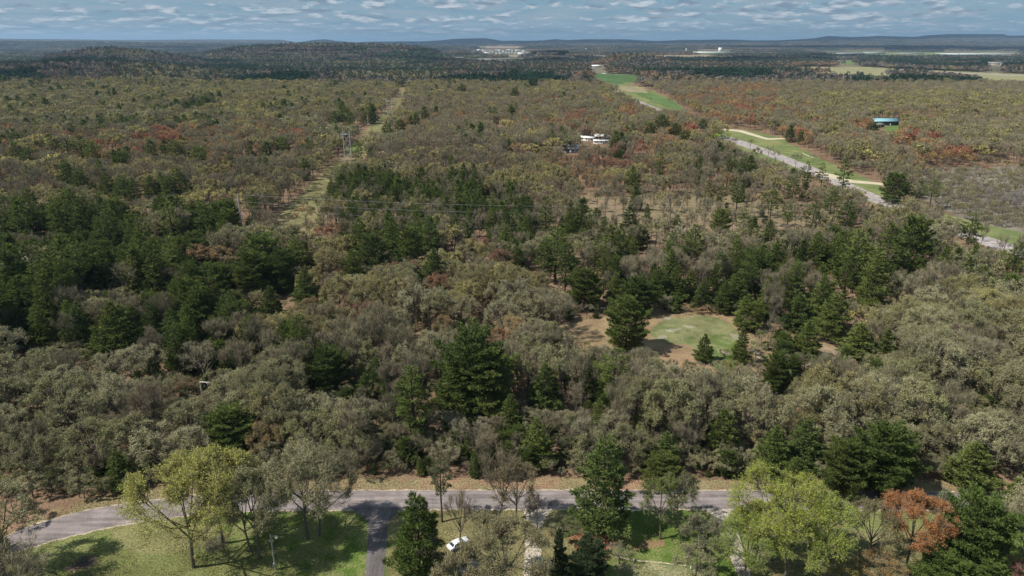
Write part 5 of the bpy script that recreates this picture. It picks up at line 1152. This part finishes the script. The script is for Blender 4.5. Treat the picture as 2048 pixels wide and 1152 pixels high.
for px, py, ln, rz, lb in ((400, 764, 9, -.5, 'bleached fallen branch lying across the grey trees'), (70, 640, 10, 1.2, 'bleached dead snag leaning at the left edge of the stand')):
    x, y = G(px, py, 9); rng = np.random.default_rng(px); g = Geo()
    sg = [((0, 0, 9), (ln * .5, .4, 9.8)), ((ln * .5, .4, 9.8), (ln, 0, 8.4))]; A_ = [s[0] for s in sg]; B_ = [s[1] for s in sg]; tubes(g, A_, B_, [.17, .12], [.12, .04], 6)
    for k in range(7):
        t = rng.uniform(.2, .95); p = np.array([ln * t, .4 * t, 9.3]); q = p + np.array([rng.uniform(.2, 1.6), rng.uniform(-1, 1), rng.uniform(-.2, 1.3)]); tubes(g, [p], [q], .06, .02, 4)
    tubes(g, [(0, 0, 0)], [(0, 0, 9)], .22, .17, 6)
    o = bpy.data.objects.new('dead_tree', g.mesh('dead_tree', [M_PALE])); COL.objects.link(o); o.location = (x, y, 0); o.rotation_euler = (0, 0, rz); props(o, label=lb, category='dead tree')

# ---------------------------------------------------------------- clouds overhead that shade the valley
def cloud(gx, gy, rx, ry, alt, seed):
    k = alt / SUNV.z; c = Vector((gx, gy, 0)) + SUNV * k
    rng = np.random.default_rng(seed); g = Geo(); nu, nv = 40, 14
    u, v = np.meshgrid(np.linspace(0, 2 * math.pi, nu, endpoint=False), np.linspace(-.5 * math.pi, .5 * math.pi, nv), indexing='ij')
    n = fbm(np.cos(u) * 2.2 * np.cos(v) + 30 + seed, np.sin(u) * 2.2 * np.cos(v) + v + 30, 4); r = .55 + .9 * n
    z = np.where(v < 0, np.sin(v) * 40, np.sin(v) * 330) * r
    V = np.stack([np.cos(u) * np.cos(v) * rx * r, np.sin(u) * np.cos(v) * ry * r, z], -1).reshape(-1, 3)
    F = []
    for a_ in range(nu):
        for b_ in range(nv - 1): F.append((a_ * nv + b_, ((a_ + 1) % nu) * nv + b_, ((a_ + 1) % nu) * nv + b_ + 1, a_ * nv + b_ + 1))
    g.add(V, F); o = bpy.data.objects.new('cloud', g.mesh('cloud', [M_CLOUD], True)); COL.objects.link(o); o.location = c; props(o, kind='structure', label='cumulus cloud above the valley')
M_CLOUD = simple('cloud_white', (.85, .86, .88), 1.0, spec=0)
for i, (px, py, wpx, ry) in enumerate([(760, 103, 120, 380), (330, 101, 70, 200), (1150, 119, 130, 190), (1400, 122, 240, 260), (1000, 128, 130, 120), (1850, 114, 260, 300), (1700, 100, 260, 420), (1960, 101, 180, 420), (900, 85, 260, 2500), (1300, 86.2, 700, 2500), (1950, 86, 250, 1500)]):
    y_ = CAM_H / (math.tan(math.atan((py - CY) / FPX) + PITCH)); y_ = min(y_, 17500); x_ = (px - CX) / FPX * (y_ * CP + CAM_H * SP); dp = y_ * CP + CAM_H * SP
    cloud(x_, y_, wpx / FPX * dp, ry, 1300, i)

# ---------------------------------------------------------------- haze
m, nt = newmat('air_haze'); pv = nt.nodes.new('ShaderNodeVolumePrincipled'); o = nt.nodes.new('ShaderNodeOutputMaterial'); nt.links.new(pv.outputs[0], o.inputs['Volume'])
pv.inputs['Color'].default_value = (.46, .70, 1, 1); pv.inputs['Density'].default_value = 3.3e-5; pv.inputs['Anisotropy'].default_value = .1
g = Geo(); box(g, (0, 16000, 189), (60000, 36000, 380)); hz_ = bpy.data.objects.new('haze', g.mesh('haze', [m])); COL.objects.link(hz_); props(hz_, kind='stuff', label='thin blue haze over the distant valley', category='haze')
print('OBJECTS', len(COL.objects), 'TREES', len(TREES))
